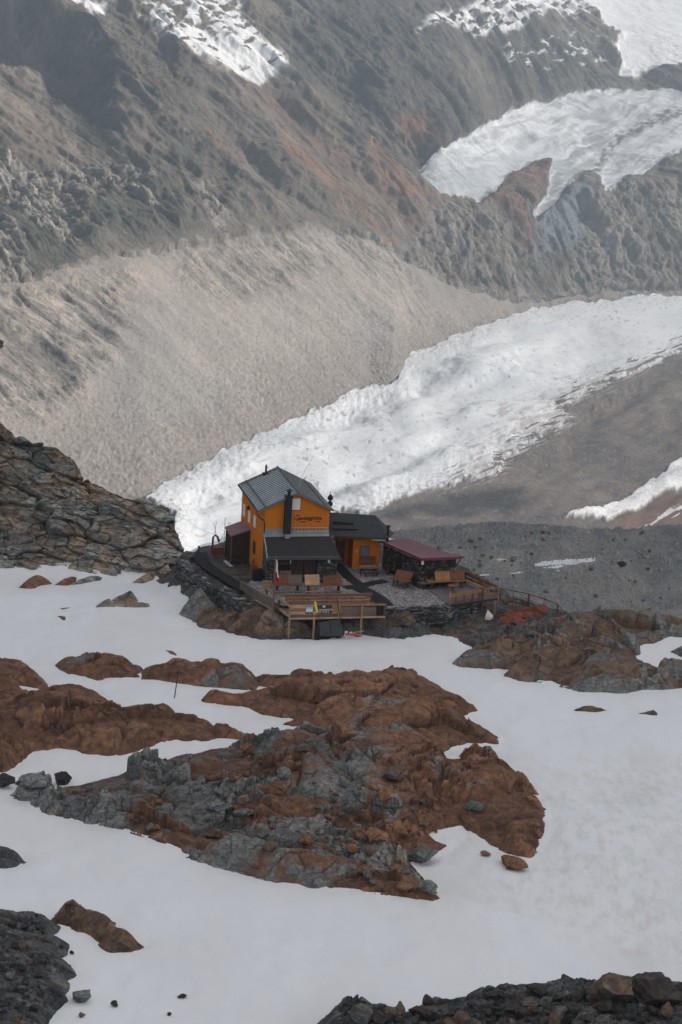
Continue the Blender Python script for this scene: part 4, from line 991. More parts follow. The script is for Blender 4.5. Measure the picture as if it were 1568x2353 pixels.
def stone_band(name, label, pts, z0, z1, w, seed, base, size=(.55, .13), jut=.10):
    """a dry wall of separate flat stones along a line of (x, y) points; z0, z1 per point"""
    r = random.Random(seed); m = MB(); P = [np.array(p, float) for p in pts]
    for i in range(len(P) - 1):
        a, b = P[i], P[i + 1]; L = np.linalg.norm(b - a); d = (b - a) / L; n = np.array([-d[1], d[0]])
        zb_ = min(z0[i], z0[i + 1]); z = zb_
        while z < max(z1[i], z1[i + 1]):
            h = size[1] * r.uniform(.6, 1.5); s = r.uniform(-.3, 0)
            while s < L:
                l = size[0] * r.uniform(.5, 1.7); t = min(max((s + l / 2) / L, 0), 1); top = z1[i] * (1 - t) + z1[i + 1] * t
                if z < top:
                    c = a + d * (s + l / 2); ex = w * r.uniform(.9, 1.0) / 2 + r.uniform(-.2, 1) * jut; tw = r.uniform(-.12, .12)
                    dd = d * math.cos(tw) + n * math.sin(tw); nn = np.array([-dd[1], dd[0]]); k = l * .47; hh = min(h * .94, top - z + .08); ti = r.uniform(-.03, .03)
                    q = [c - dd * k - nn * ex, c + dd * k - nn * ex, c + dd * k * r.uniform(.7, 1) + nn * ex, c - dd * k * r.uniform(.7, 1) + nn * ex]
                    m.quadbox([(p[0], p[1], z) for p in q] + [(p[0] * .97 + c[0] * .03, p[1] * .97 + c[1] * .03, z + hh + (ti if j < 2 else -ti)) for j, p in enumerate(q)])
                s += l
            z += h
    return solo(m.build(name, M_STONE3, None), base, label, 'wall')
stone_band('dry_stone_wall', 'curved dry stone wall topped with flat slabs between the snow and the black path', [(-5.3, 7.6), (-6.5, 5.4), (-6.2, 3.4), (-5.3, .6), (-4.3, -2.4), (-3.3, -5.2), (-2.6, -7.0)], [TZ - 1.6] * 7, [TZ + .15, TZ + .1, TZ + .05, TZ - .05, TZ - .15, TZ - .25, TZ - .5], 1.05, 5, (-5, 0, TZ - 1))
stone_band('retaining_wall', 'low retaining wall of flat stones under the pale flagged terrace', [(8.9, -9.2), (11.9, -9.45), (14.7, -9.35)], [TZ - 1.6] * 3, [TZ - .06] * 3, .6, 8, (11.8, -9.4, TZ - 1.2))
stone_band('retaining_wall', 'shadowed stone wall carrying the raised wooden deck at the red roofed shed', [(14.9, -8.95), (18.6, -7.4)], [TZ - 1.7] * 2, [TZ - .2] * 2, .5, 18, (16.8, -8.2, TZ - 1.5))
# black paths
def strip(name, line, w, z=.02):
    P = np.array(line, float); m = MB(); b = []
    for i, p in enumerate(P):
        d = P[min(i + 1, len(P) - 1)] - P[max(i - 1, 0)]; d = d[:2] / np.linalg.norm(d[:2]); n = np.array([-d[1], d[0]]) * w / 2
        b.append((p[:2] + n, p[:2] - n, p[2] if len(p) > 2 else TZ))
    for i in range(len(b) - 1):
        m.quadbox([(*b[i][1], b[i][2] - .02), (*b[i + 1][1], b[i + 1][2] - .02), (*b[i + 1][0], b[i + 1][2] - .02), (*b[i][0], b[i][2] - .02), (*b[i][1], b[i][2] + z), (*b[i + 1][1], b[i + 1][2] + z), (*b[i + 1][0], b[i + 1][2] + z), (*b[i][0], b[i][2] + z)])
    o = solo(m.build(name, M_MAT), (P[0][0], P[0][1], TZ), None, None); return tag(o, kind='structure')
strip('path', [(-4.3, 7.9, TZ + .05), (-4.7, 5.5, TZ + .05), (-4.3, 3.0, TZ + .05), (-3.6, .5, TZ + .04), (-2.8, -2.2, TZ + .03), (-2.2, -4.2, TZ + .02)], 1.25, .03)
strip('path', [(8.0, 3.8), (8.1, 1.6), (8.2, -.6), (8.6, -2.6)], 1.1, .03); strip('path', [(7.0, -3.6), (8.6, -3.2), (10.0, -2.3), (11.4, -1.7)], 1.0, .05)
strip('path', [(8.2, -3.4), (8.9, -5.2), (9.4, -7.0), (9.5, -9.0)], 1.5, .07)

# front deck
dk = thing('timber_deck', 'timber terrace deck on posts at the front of the hut with low board rails', 'deck', (4.6, -9.6, TZ - 2))
DZ = TZ - .3; FRL = np.array([.32, -10.85]); FRR = np.array([8.85, -10.95])
m = MB(); n = 15
for k in range(n):
    y = -10.9 + k * .2; m.box(.3 - .06 * k, 8.85, y, y + .185, DZ - .05, DZ)
m.build('floor', M_WOODW, dk)
def lin(a, b, t): return tuple(np.array(a, float) * (1 - t) + np.array(b, float) * t)
def rail(o, p, q, zs, mat, t=.045, name='rail'):
    for z, h in zs:
        m = MB(); m.beam((p[0], p[1], z), (q[0], q[1], z), t, h); m.build(name, mat, o)
rail(dk, (.25, -10.98), (3.0, -11.0), [(DZ + 1.06, .26), (DZ + .46, .28)], M_WOODP); rail(dk, (2.95, -10.985), (4.8, -11.0), [(DZ + 1.06, .26), (DZ + .75, .2), (DZ + .46, .28)], M_WOOD)
rail(dk, (4.8, -11.0), (8.95, -11.03), [(DZ + 1.12, .18)], M_WOOD); rail(dk, (4.8, -10.9), (8.05, -10.93), [(DZ + .78, .26), (DZ + .46, .26)], M_WOODW)
rail(dk, (.25, -11.0), (8.95, -11.03), [(DZ - .04, .14)], M_WOODP, .05, 'fascia'); rail(dk, (.3, -10.85), (8.8, -10.86), [(DZ + .2, .2)], M_WOODW, .04, 'seat_board')
rail(dk, (.28, -10.95), (-.75, -5.9), [(DZ + 1.08, .22), (DZ + .12, .2)], M_WOODP, .05); rail(dk, (.45, -8.0), (8.45, -8.05), [(DZ + 1.05, .22), (DZ + .76, .2), (DZ + .46, .22)], M_WOOD); rail(dk, (-.45, -7.95), (8.45, -8.03), [(DZ + 1.185, .04)], M_WOODW, .26, 'cap_board')
rail(dk, (.6, -9.9), (8.1, -9.95), [(DZ + .42, .05)], M_WOOD, .55, 'seat_board'); rail(dk, (.6, -8.4), (8.3, -8.45), [(DZ + .42, .05)], M_WOODW, .5, 'seat_board')
for (x, y, zb_, zt_, mt) in ((.28, -10.93, -7.1, DZ + 1.2, M_POST), (2.5, -10.93, -7.0, DZ + 1.14, M_POST), (4.72, -10.95, DZ - .1, DZ + 1.16, M_POST), (6.75, -11.08, -7.0, DZ + 1.18, M_POST), (8.85, -10.95, -7.0, DZ + 1.14, M_POSTD),
                            (-.18, -8.6, -7.0, DZ + .9, M_POSTD), (-.75, -5.95, -6.5, DZ + 1.1, M_POSTD), (8.4, -8.05, -6.5, DZ + 1.05, M_POSTD), (2.0, -9.0, -6.9, DZ - .05, M_POSTD), (6.3, -9.0, -6.9, DZ - .05, M_POSTD)):
    m = MB(); m.box(x - .075, x + .075, y - .075, y + .075, zb_, zt_); m.build('post', mt, dk)
for x in (2.0, 4.3, 6.5):
    m = MB(); m.box(x, x + .1, -8.2, -8.1, DZ, DZ + 1.0); m.build('upright', M_WOOD, dk)
m = MB(); m.box(8.12, 8.75, -10.9, -10.84, DZ + .05, DZ + .95); m.build('dark_panel', M_VOID, dk)
m = MB(); m.box(-.1, 8.7, -9.1, -8.95, DZ - .3, DZ - .06); m.box(.3, 8.8, -10.8, -10.68, DZ - .28, DZ - .06); m.build('joist', M_WOODD, dk)

m = MB(); m.box(2.66, 4.05, -11.06, -11.04, -4.2, -3.42); bn = solo(m.build('banner', M_BAN), (3.3, -11.05, -4.2), 'dark plum banner with pale lettering on the front deck rail', 'banner')
lettering('lettering', 'GANDEGGHÜTTE', .20, (-.47, -.016, .27), M_INKW, bn, .80, .006); lettering('lettering', '079 607 88 68', .17, (-.45, -.016, .08), M_INKW, bn, .95, .004)
m = MB(); m.box(-.12, .12, -.022, -.012, .56, .74); m.build('emblem', M_INKW, bn)
m = MB(); m.box(1.66, 2.33, -11.05, -11.02, -4.2, -3.5); ph = solo(m.build('photo_board', M_BAN), (2, -11.03, -4.2), 'small photo board of a pale peak on the deck rail', 'sign')
pm = NT('printed mountain photo', .5, .3); g = pm.n('SeparateXYZ', {0: pm.co()}).outputs[2]; hn = pm.math('ADD', g, pm.math('MULTIPLY', pm.noise(5, 5), .5))
pm.out(pm.ramp(hn, [(.3, (.12, .15, .18)), (.45, (.45, .5, .54)), (.62, (.62, .66, .7)), (.8, (.3, .4, .5))]))
m = MB(); m.box(-.31, .31, -.032, -.022, .12, .67); m.build('picture', pm.m, ph)
m = MB(); m.beam((2.44, -11.14, -3.05), (2.70, -11.2, -4.05), .03, .17, (1, 0, .2)); solo(m.build('yellow_board', M_YEL), (2.6, -11.15, -4), 'narrow yellow board leaning on the deck rail', 'board')
m = MB(); m.slab([(2.85, -11.15, -5.02), (4.82, -11.0, -4.72), (5.1, -11.55, -6.1), (2.98, -11.6, -6.1)], .06); m.beam((3.9, -11.12, -4.86), (4.0, -11.6, -6.08), .04, .05, (0, -1, .3)); solo(m.build('slate_panel', plain('dusty black sheet', (.04, .044, .048), .6, .3, 2)), (4, -11.3, -6), 'large dusty black panel leaning under the front deck', 'panel')
m = MB(); m.tube([(4.40, -11.1, -2.75), (5.06, -11.25, -6.0)], .035, 8); solo(m.build('metal_pole', M_BLACK), (5, -11.2, -6), 'thin dark pole leaning against the deck beside the black panel', 'pole')
m = MB(); m.tube([(2.75, -11.2, -4.1), (3.0, -11.5, -6.0)], .022, 6); solo(m.build('broom_stick', M_BLACK), (3, -11.4, -6), 'slim black stick under the yellow board', 'stick')
m = MB(); m.beam((5.25, -11.75, -5.92), (6.45, -11.8, -6.12), .06, .22, (0, -.3, 1)); rs = solo(m.build('red_sign', plain('red sign paint', (.42, .02, .07), .5)), (5.8, -11.75, -6.1), 'red sign board lying in the snow before the deck', 'sign')
m = MB()
for k in range(9): m.beam((-.45 + .1 * k, -.042, .10 - .016 * k), (-.38 + .1 * k, -.042, .09 - .016 * k), .012, .07, (0, -.3, 1))
m.build('lettering', M_INKW, rs)
m = MB(); m.box(5.2, 5.45, -11.6, -11.5, -6.0, -5.72); m.tube([(5.75, -11.5, -5.95), (5.75, -11.56, -5.95)], .17, 12); solo(m.build('white_sign', M_WHITE), (5.5, -11.5, -6), 'white round and square plates behind the red sign in the snow', 'sign')
m = MB(); m.beam((6.0, -11.4, -5.92), (7.0, -11.2, -5.85), .06, .08); solo(m.build('yellow_bar', plain('ochre paint', (.5, .3, .05), .6)), (6.5, -11.3, -5.9), 'ochre bar lying behind the red sign', 'bar')
# flag
fp_ = thing('flagpole', 'grey wooden flagpole at the corner of the deck', 'flagpole', (-.95, -9.6, -6.4))
m = MB(); m.tube([(-.95, -9.6, -6.6), (-.95, -9.6, -1.0), (-.96, -9.6, .45)], [.07, .06, .04], 8); m.build('pole', M_WOODW, fp_)
fv = []; ff = []; nz, nx = 24, 9
for i in range(nz):
    for j in range(nx):
        t = i / (nz - 1); s = j / (nx - 1)
        fv.append((-.92 + s * (.12 + .28 * t) + .02 * math.sin(9 * t), -9.6 + .09 * math.sin(s * 14 + 3 * t) * (.4 + t), .42 - 2.05 * t - .15 * s))
for i in range(nz - 1):
    for j in range(nx - 1): ff.append([i * nx + j, i * nx + j + 1, (i + 1) * nx + j + 1, (i + 1) * nx + j])
m = MB(); m.v = fv; m.f = ff
fr_ = solo(m.build('flag', M_FLAGRED), (-.9, -9.6, -.5), 'red and white flag hanging limp from the grey flagpole', 'flag')
m = MB(); m.v = [(p[0] + .9, p[1] + 9.6, p[2] + .5) for p in fv]; m.f = [f for f in ff if f[0] // nx < 18 and not (f[0] // nx >= 13 and f[0] % nx < 5) and f[0] % nx >= 2]
wf2 = m.build('white_field', M_FLAGWHITE, fr_)
for ob, th in ((fr_, .008), (wf2, .03)):
    md = ob.modifiers.new('thick', 'SOLIDIFY'); md.thickness = th; md.offset = 0

# plank fence on the left
fe = thing('plank_fence', 'weathered plank fence running from the black path to the deck corner', 'fence', (-1.7, -6.2, TZ - 1.5))
PA, PB = (-2.72, -3.5), (-.82, -8.9)
for k in range(4):
    m = MB(); z = TZ + .02 + k * .215; m.beam((*PA, z), (*PB, z), .045, .205); m.build('plank', M_WOODW, fe)
m = MB(); m.beam((*PA, TZ + .79), (*PB, TZ + .79), .16, .05); m.build('cap_board', M_WOODW, fe)
m = MB(); m.beam((PA[0] * .5 + PB[0] * .5 - .05, PA[1] * .5 + PB[1] * .5 - .02, TZ - .14), (PB[0] - .05, PB[1] - .02, TZ - .14), .06, .10); m.build('bottom_rail', M_WOODP, fe)
for t in (.02, .5, .98):
    x, y = lin(PA, PB, t); m = MB(); m.box(x - .08 + .1, x + .08 + .1, y - .08, y + .08, TZ - 2.6, TZ + .75); m.build('post', M_POSTD, fe)

# tables, benches, leaning boards on the front terrace
def table(label, x0, x1, y, h=.72, d=.75, mat=M_WOODR, yaw=0.0, group=None, name='terrace_table'):
    o = thing(name, label, 'table', ((x0 + x1) / 2, y, TZ), group)
    c, s_ = math.cos(yaw), math.sin(yaw); cx, cy = (x0 + x1) / 2, y
    def P(a, b, z): return (cx + a * c - b * s_, cy + a * s_ + b * c, z)
    L = (x1 - x0) / 2; m = MB(); n = 4
    for k in range(n):
        b = -d / 2 + d * (k + .5) / n; m.beam(P(-L, b, TZ + h), P(L, b, TZ + h), d / n * .93, .05)
    m.build('tabletop', mat, o)
    for a in (-L + .35, L - .35):
        m = MB(); m.beam(P(a, -d * .33, TZ), P(a, -d * .33, TZ + h - .02), .1, .12, (1, 0, 0)); m.beam(P(a, d * .33, TZ), P(a, d * .33, TZ + h - .02), .1, .12, (1, 0, 0)); m.beam(P(a, -d * .4, TZ + .36), P(a, d * .4, TZ + .36), .07, .09); m.build('trestle', M_POSTD, o)
    return o
def bench(label, x0, x1, y, mat=M_WOODR, yaw=0.0, h=.44, d=.30, group='benches on the front terrace'):
    o = thing('bench', label, 'bench', ((x0 + x1) / 2, y, TZ), group)
    c, s_ = math.cos(yaw), math.sin(yaw); cx, cy = (x0 + x1) / 2, y
    def P(a, b, z): return (cx + a * c - b * s_, cy + a * s_ + b * c, z)
    L = (x1 - x0) / 2; m = MB()
    for b in (-d / 4, d / 4): m.beam(P(-L, b, TZ + h), P(L, b, TZ + h), d * .46, .045)
    m.build('seat', mat, o)
    for a in (-L + .25, L - .25):
        m = MB(); m.beam(P(a, 0, TZ), P(a, 0, TZ + h - .02), .24, .07, (1, 0, 0)); m.build('leg', M_POSTD, o)
    return o
def board(label, x0, x1, y, z0, h, lean, mat, yaw=0.0, n=4, group='bench tops tipped up on the tables'):
    """a tabletop tipped up to dry: boards with two battens and folded legs behind"""
    o = thing('tipped_bench', label, 'bench', ((x0 + x1) / 2, y, z0), group)
    c, s_ = math.cos(yaw), math.sin(yaw); cx, cy = (x0 + x1) / 2, y; ca, sa = math.cos(lean), math.sin(lean)
    def P(a, t, off=0): b = t * sa - off * ca; return (cx + a * c - b * s_, cy + a * s_ + b * c, z0 + t * ca + off * sa)
    L = (x1 - x0) / 2; m = MB()
    for k in range(n):
        t = h * (k + .5) / n; p, q = P(-L, t), P(L, t); e = np.array(P(0, 1)) - np.array(P(0, 0)); m.beam(p, q, .05, h / n * .95, tuple(e))
    m.build('seat', mat, o)
    for a in (-L + .2, L - .2):
        m = MB(); m.beam(P(a, .02, -.05), P(a, h - .05, -.05), .09, .05, (0, 1, 0)); m.beam(P(a, .1, -.08), (P(a, .1, -.4)[0], P(a, .1, -.4)[1], z0), .07, .07, (1, 0, 0)); m.build('leg', M_POSTD, o)
    return o
table('long table by the porch door carrying tipped benches, nearest the flag', .15, 2.75, -4.5); table('long brown table on the right half of the front terrace with a pale tipped bench', 3.0, 6.5, -4.75)
bench('bench before the table nearest the flag', -.15, 2.2, -5.75, M_WOODW); bench('short bench below the pale orange tipped bench', 2.72, 4.35, -5.9, M_WOOD); bench('dark bench before the brown tipped bench', 4.5, 6.1, -6.05, M_WOODR)
board('reddish tipped bench right beside the flag', .25, 1.45, -4.5, TZ + .76, .85, .35, M_WOODR); board('greyish tipped bench standing next to the reddish one by the flag', 1.48, 2.75, -4.55, TZ + .76, .85, .35, M_WOODW)
board('pale orange tipped bench, brightest on the front terrace', 3.0, 4.35, -4.85, TZ + .72, .98, .5, M_WOODP); board('brown tipped bench by the right end of the stone porch', 4.7, 6.4, -4.75, TZ + .76, .8, .3, M_WOODR)
board('grey slatted bench back standing in the stone porch', 1.15, 2.25, -2.3, TZ + .35, .95, .1, M_WOODW, group=None)
m = MB()
for k in range(3): m.beam((-.6, -3.2 - .1 * k, TZ + .45 + .14 * k), (.25, -3.3 - .1 * k, TZ + .45 + .14 * k), .14, .05)
m.box(-.5, .15, -3.5, -3.1, TZ, TZ + .42); solo(m.build('plank_stack', M_WOODP), (-.2, -3.3, TZ), 'small stack of pale planks at the left corner of the stone porch', 'planks')
# by the wing
bench('grey table plank bench before the orange wing window', 9.25, 11.35, .35, M_WOODW, 0, .66, .55, None)
wb = thing('garden_bench', 'reddish slatted bench with backrest against the orange wing under its window', 'bench', (10.5, 1.6, TZ))
m = MB(); m.box(9.72, 11.3, 1.2, 1.7, TZ + .42, TZ + .48); m.build('seat', M_WOODP, wb)
m = MB()
for z in (.62, .86, 1.08): m.box(9.72, 11.3, 1.86, 1.91, TZ + z, TZ + z + .2)
m.build('backrest', M_WOODR, wb)
for x in (9.85, 11.1):
    m = MB(); m.box(x, x + .08, 1.25, 1.9, TZ, TZ + .41); m.build('leg', M_POSTD, wb)
bench('low plank bench in front of the grey table by the orange wing', 9.6, 11.2, -.25, M_WOODD, 0, .35, .3, None)
table('dark side table in the corner between wing and stone shed', 11.75, 12.35, .3, .8, .6, M_WOODD)
# shed side
ya_ = math.atan2(-1.68, 1.0)
table('brown table along the stone wall of the red roofed shed, at its dark door', 11.35, 13.3, -3.55, .72, .9, M_WOODR, -.95)
board('dark red tipped bench on the table by the shed door', 11.75, 13.35, -3.35, TZ + .76, .8, .75, M_WOODR, -.62)
table('long table under the front wall of the stone shed with two tipped orange benches', 14.6, 18.4, -4.15, .74, .8, M_WOOD, .12)
board('orange tipped bench, left of the pair on the stone shed table', 15.35, 16.85, -4.45, TZ + .80, .92, .55, M_WOOD, .12); board('reddish tipped bench, right of the pair on the stone shed table', 16.9, 18.3, -4.2, TZ + .82, .86, .5, M_WOODR, .12)
bench('grey weathered bench by the corner of the stone shed', 13.95, 15.3, -4.35, M_WOODW, .1, .6, .55, None)
pt = thing('pedestal_table', 'small round topped pedestal table on the right wooden deck', 'table', (16.7, -5.6, TZ))
m = MB(); m.tube([(16.7, -5.6, TZ + .68), (16.7, -5.6, TZ + .74)], .5, 16); m.build('tabletop', M_WOODR, pt)
m = MB(); m.tube([(16.7, -5.6, TZ), (16.7, -5.6, TZ + .4), (16.7, -5.6, TZ + .69)], [.08, .09, .24], 8); m.build('pedestal', M_WOODR, pt)
# right deck
rd = thing('timber_deck', 'grey wooden deck with a built in bench rail beside the stone shed', 'deck', (17.8, -6.5, TZ))
DK = [(14.7, -5.0), (15.4, -9.05), (18.9, -7.75), (20.55, -7.35), (18.7, -2.6), (16, -3.0)]
m = MB()
for k in range(24):
    y = -9.0 + k * .25
    xs = []
    for i in range(6):
        (ax_, ay_), (bx_, by_) = DK[i], DK[(i + 1) % 6]
        if (ay_ > y) != (by_ > y): xs.append(ax_ + (bx_ - ax_) * (y - ay_) / (by_ - ay_))
    if len(xs) >= 2: m.box(min(xs), max(xs), y - .12, y + .115, TZ - .02, TZ + .05)
m.build('floor', plain('purple grey boards', (.13, .115, .12), .8, .25, 4), rd)
def seg(p, q, zs, mat, t=.05, nm='rail'): rail(rd, p, q, zs, mat, t, nm)
seg((15.45, -9.0), (18.85, -7.72), [(TZ + .88, .34)], M_WOOD); seg((18.85, -7.72), (20.5, -7.35), [(TZ + 1.0, .1), (TZ + .45, .22)], M_WOOD); seg((20.5, -7.35), (18.75, -2.7), [(TZ + .98, .3), (TZ + .55, .2)], M_WOODR)
seg((20.2, -7.0), (18.6, -3.2), [(TZ + .48, .05)], M_WOOD, .4, 'seat_board'); seg((15.5, -9.02), (20.5, -7.4), [(TZ - .08, .2)], M_WOODD, .06, 'fascia'); seg((15.8, -8.5), (18.7, -7.45), [(TZ + .45, .05)], M_WOODW, .35, 'seat_board')
for (x, y, a, b, mt) in ((15.42, -9.0, TZ - 1.2, TZ + 1.25, M_POST), (16.05, -8.78, TZ, TZ + .75, M_WOODR), (16.95, -8.44, TZ, TZ + .75, M_WOODR), (17.85, -8.1, TZ, TZ + .75, M_WOODR), (18.6, -7.85, TZ, TZ + .75, M_WOODR), (18.9, -7.72, TZ - 1.7, TZ + 1.12, M_POSTD), (20.5, -7.38, TZ - .4, TZ + 1.15, M_POST), (20.15, -7.7, TZ - 1.6, TZ - .1, M_POST), (19.6, -5.0, TZ - .1, TZ + 1.05, M_WOODR), (18.75, -2.75, TZ - .1, TZ + 1.1, M_WOODD)):
    m = MB(); m.box(x - .075, x + .075, y - .075, y + .075, a, b); m.build('post', mt, rd)
# metal railing going down to the right
mr_ = thing('metal_railing', 'rusty brown railing stepping down from the right wooden deck', 'railing', (23.5, -7.8, TZ - 1))
T = [(20.7, -7.45, -3.38), (21.9, -7.5, -3.55), (23.4, -7.55, -3.90), (24.9, -7.6, -4.35), (26.2, -7.8, -4.9), (26.9, -8.6, -5.6)]
m = MB(); m.tube(T[:5], .045, 6); m.tube([T[4], T[5]], .03, 6); m.build('handrail', M_POSTD, mr_)
m = MB(); off = np.array([0, 0, -.52])
m.tube([np.array(T[1]) + off * .9, np.array(T[2]) + off], .022, 6); m.tube([np.array(T[2]) + off, np.array(T[4]) + off * 1.2], .022, 6); m.tube([T[0], np.array(T[1]) + off], .016, 6); m.tube([T[3], np.array(T[4]) + off * 1.3], .018, 6); m.tube([T[1], np.array(T[2]) + off], .018, 6); m.tube([np.array(T[4]) + off, np.array(T[5]) + (0, 0, -.2)], .02, 6); m.tube([np.array(T[4]) + off * 2, np.array(T[5]) + (0, 0, -.5)], .02, 6)
m.build('brace', M_POSTD, mr_)
for p, h, r in ((T[0], 1.1, .06), (T[1], .8, .03), (T[2], 1.2, .085), (T[3], .75, .03), (T[4], 1.7, .08), (T[5], .9, .05)):
    m = MB(); m.tube([(p[0], p[1], p[2] - h), p], r, 6); m.build('post', M_POSTD, mr_)
m = MB(); m.beam((21.9, -7.7, -4.15), (23.6, -7.75, -4.75), .25, .06); m.beam((22.0, -7.85, -4.5), (23.6, -7.9, -5.05), .2, .06); solo(m.build('plank_ramp', M_WOODD), (22.8, -7.8, -5), 'dark planks of the ramp below the rusty railing', 'ramp')
m = MB(); m.slab([(23.7, -7.8, -4.75), (24.6, -7.9, -5.45), (24.5, -7.95, -5.9), (23.7, -7.85, -5.6)], .08); solo(m.build('rust_sheet', M_WOODR), (24, -7.8, -5.8), 'rust brown sheet standing at the foot of the plank ramp', 'sheet')
m = MB(); pts = [(20.75 + .14 * k, -7.8, -4.25 - .35 * (k / 7) - .22 * math.sin(k * .75)) for k in range(9)]
m.tube(pts, [.1, .14, .17, .2, .2, .2, .2, .17, .1], 8); solo(m.build('tarpaulin_roll', plain('brown tarpaulin', (.10, .055, .035), .7)), (21.3, -7.8, -4.8), 'curled brown tarpaulin roll where the railing starts', 'tarpaulin')
m = MB(); m.slab([(19.2, -8.6, -4.95), (19.75, -8.7, -5.5), (19.35, -8.95, -5.62), (18.95, -8.8, -5.6)], .25); solo(m.build('white_sack', plain('white sack', (.68, .64, .64), .8)), (19.3, -8.7, -5.6), 'white sack under the right deck beside its post', 'sack')
# objects on the left
wf_ = thing('red_winch_frame', 'red metal winch frame with an arch and crossed wires behind the plank shed', 'winch', (-3.0, 7.2, TZ))
m = MB(); m.box(-3.4, -2.2, 6.9, 7.5, TZ + .1, TZ + .75); m.build('box', plain('red winch paint', (.15, .035, .028), .6, .3), wf_)
m = MB(); m.tube([(-3.3, 7.2, TZ + .7), (-3.28, 7.2, TZ + 1.75), (-3.05, 7.2, TZ + 1.95), (-2.85, 7.2, TZ + 1.75), (-2.68, 7.2, TZ + 1.3)], .10, 8); m.build('arch', plain('wine red winch paint', (.13, .022, .035), .6, .3), wf_)
m = MB(); m.tube([(-3.18, 7.2, TZ + 1.9), (-3.02, 7.2, TZ + 3.3)], .02, 5); m.tube([(-2.95, 7.2, TZ + 1.85), (-3.3, 7.2, TZ + 3.2)], .02, 5); m.tube([(-2.95, 7.2, TZ + 1.9), (-2.7, 7.2, TZ + 1.0)], .02, 5); m.tube([(-2.6, 7.3, TZ + 1.3), (-2.1, 7.3, TZ + 2.3)], .02, 5); m.build('wire', M_REDD, wf_)
m = MB(); m.tube([(-4.5, 7.8, TZ - .3), (-4.48, 7.8, TZ + .72)], .1, 8); solo(m.build('wooden_stake', M_POSTD), (-4.5, 7.8, TZ), 'short dark stake on the top bend of the dry stone wall', 'stake')
m = MB(); m.tube([(-2.1, 7.7, TZ), (-2.1, 7.7, -.75)], .02, 5); solo(m.build('wire_rod', M_BLACK), (-2.1, 7.7, TZ), 'thin rod sticking up behind the red roof of the plank shed', 'rod')
m = MB(); m.slab([(-2.85, 3.9, TZ + .42), (-2.3, 3.4, TZ + .02), (-2.0, 3.55, TZ + .02), (-2.55, 4.1, TZ + .42)], .06); solo(m.build('pale_board', M_ALU), (-2.4, 3.7, TZ), 'pale board lying by the corner of the plank shed', 'board')
m = MB(); m.tube([(-.75, 1.2, TZ - .3), (-.6, 1.5, TZ + .45), (-.4, 1.8, TZ + 1.2)], [.1, .2, .08], 8); solo(m.build('leaning_plank_bundle', M_WOODR), (-.6, 1.5, TZ), 'rounded orange brown plank bundle leaning by the orange wall', 'planks')
m = MB(); m.tube([(-2.0, 4.7, TZ + .35), (-.1, 1.5, TZ + .45), (-.05, -1.6, TZ + .75)], .045, 6); solo(m.build('supply_pipe', M_BLACK), (-1, 1, TZ), 'thin black pipe running along the foot of the orange wall', 'pipe')
m = MB(); m.box(-1.0, -.15, -1.2, -.6, TZ - .2, TZ + 1.05); solo(m.build('dark_cabinet', M_VOID, None), (-.6, -.9, TZ), 'dark wooden cabinet beside the left end of the stone porch', 'cabinet')

# ------------------------------------------------------------------ single rocks on the snow, boulders and loose stones
def slab_rock(label, pts, mat, h, w, seed, detail=.15, **k):
    return outcrop('rock', pts, mat, h, w, detail, seed, kind=None, label=label, cat='rock', edge=.35, drop=.9, **k)
slab_rock('long grey brown rock in the snow left of the hut, cracked near its right end', [(200, 1414), (215, 1396), (260, 1383), (300, 1377), (320, 1379), (324, 1390), (352, 1391), (350, 1401), (290, 1403), (250, 1406), (225, 1407)], mat_cliff, .8, .7, 301)
slab_rock('rust brown rock patch in the snow below the left end of the cliff', [(38, 1351), (60, 1335), (105, 1331), (120, 1338), (100, 1346), (75, 1353)], mat_rust, .45, .6, 303)
slab_rock('narrow brown rock pointing at the cliff, between two other patches', [(126, 1342), (158, 1328), (180, 1325), (176, 1333), (150, 1346)], mat_rust, .4, .5, 305)
slab_rock('flat grey brown rock patch, rightmost of those below the cliff', [(165, 1341), (195, 1328), (234, 1324), (230, 1333), (190, 1340)], mat_cliff, .35, .5, 307)
slab_rock('thin reddish rock sliver above a small dark rock on the snow', [(128, 1401), (170, 1396), (173, 1402), (140, 1407)], mat_rust, .3, .4, 309)
slab_rock('small dark brown rock in the snow under a thin reddish sliver', [(123, 1417), (140, 1416), (160, 1420), (158, 1430), (138, 1430)], mat_rust, .35, .4, 311)
slab_rock('brown rock patch in the snow by the right foot of the cliff', [(308, 1333), (330, 1318), (356, 1311), (350, 1326), (325, 1334)], mat_cliff, .4, .5, 313)
slab_rock('thin slanting brown rock sliver in the open snow before the hut', [(363, 1489), (385, 1496), (412, 1503), (408, 1508), (388, 1505)], mat_rust, .3, .35, 315)
slab_rock('long thin dark sliver in the snow below the right outcrop', [(1322, 1627), (1350, 1623), (1397, 1630), (1370, 1632)], mat_dark, .3, .35, 317)
slab_rock('dark lump with a tail in the snow at the far right', [(1460, 1638), (1488, 1636), (1497, 1630), (1514, 1639), (1516, 1646), (1488, 1644)], mat_dark, .4, .4, 319)
slab_rock('grey rock at the left picture edge in the nearer snow', [(-40, 1968), (0, 1964), (32, 1966), (62, 1979), (40, 1990), (0, 1998), (-40, 1998)], mat_dark, .7, .6, 321)
slab_rock('brown sliver beside the marker pole in the snow', [(200, 1553), (222, 1551), (240, 1557), (225, 1560)], mat_rust, .25, .3, 323)
slab_rock('big brown wedge of rock lying alone in the nearer snow', [(113, 2112), (140, 2092), (178, 2086), (228, 2110), (268, 2114), (262, 2124), (300, 2150), (328, 2168), (300, 2182), (258, 2182), (232, 2168), (205, 2142), (150, 2130), (120, 2124)], rock_mat('warm brown rock', ((.06, .038, .024), (.125, .08, .05), (.22, .15, .095)), UMBER, .52, 1.2), .9, .7, 325, detail=.5, dy=.07)
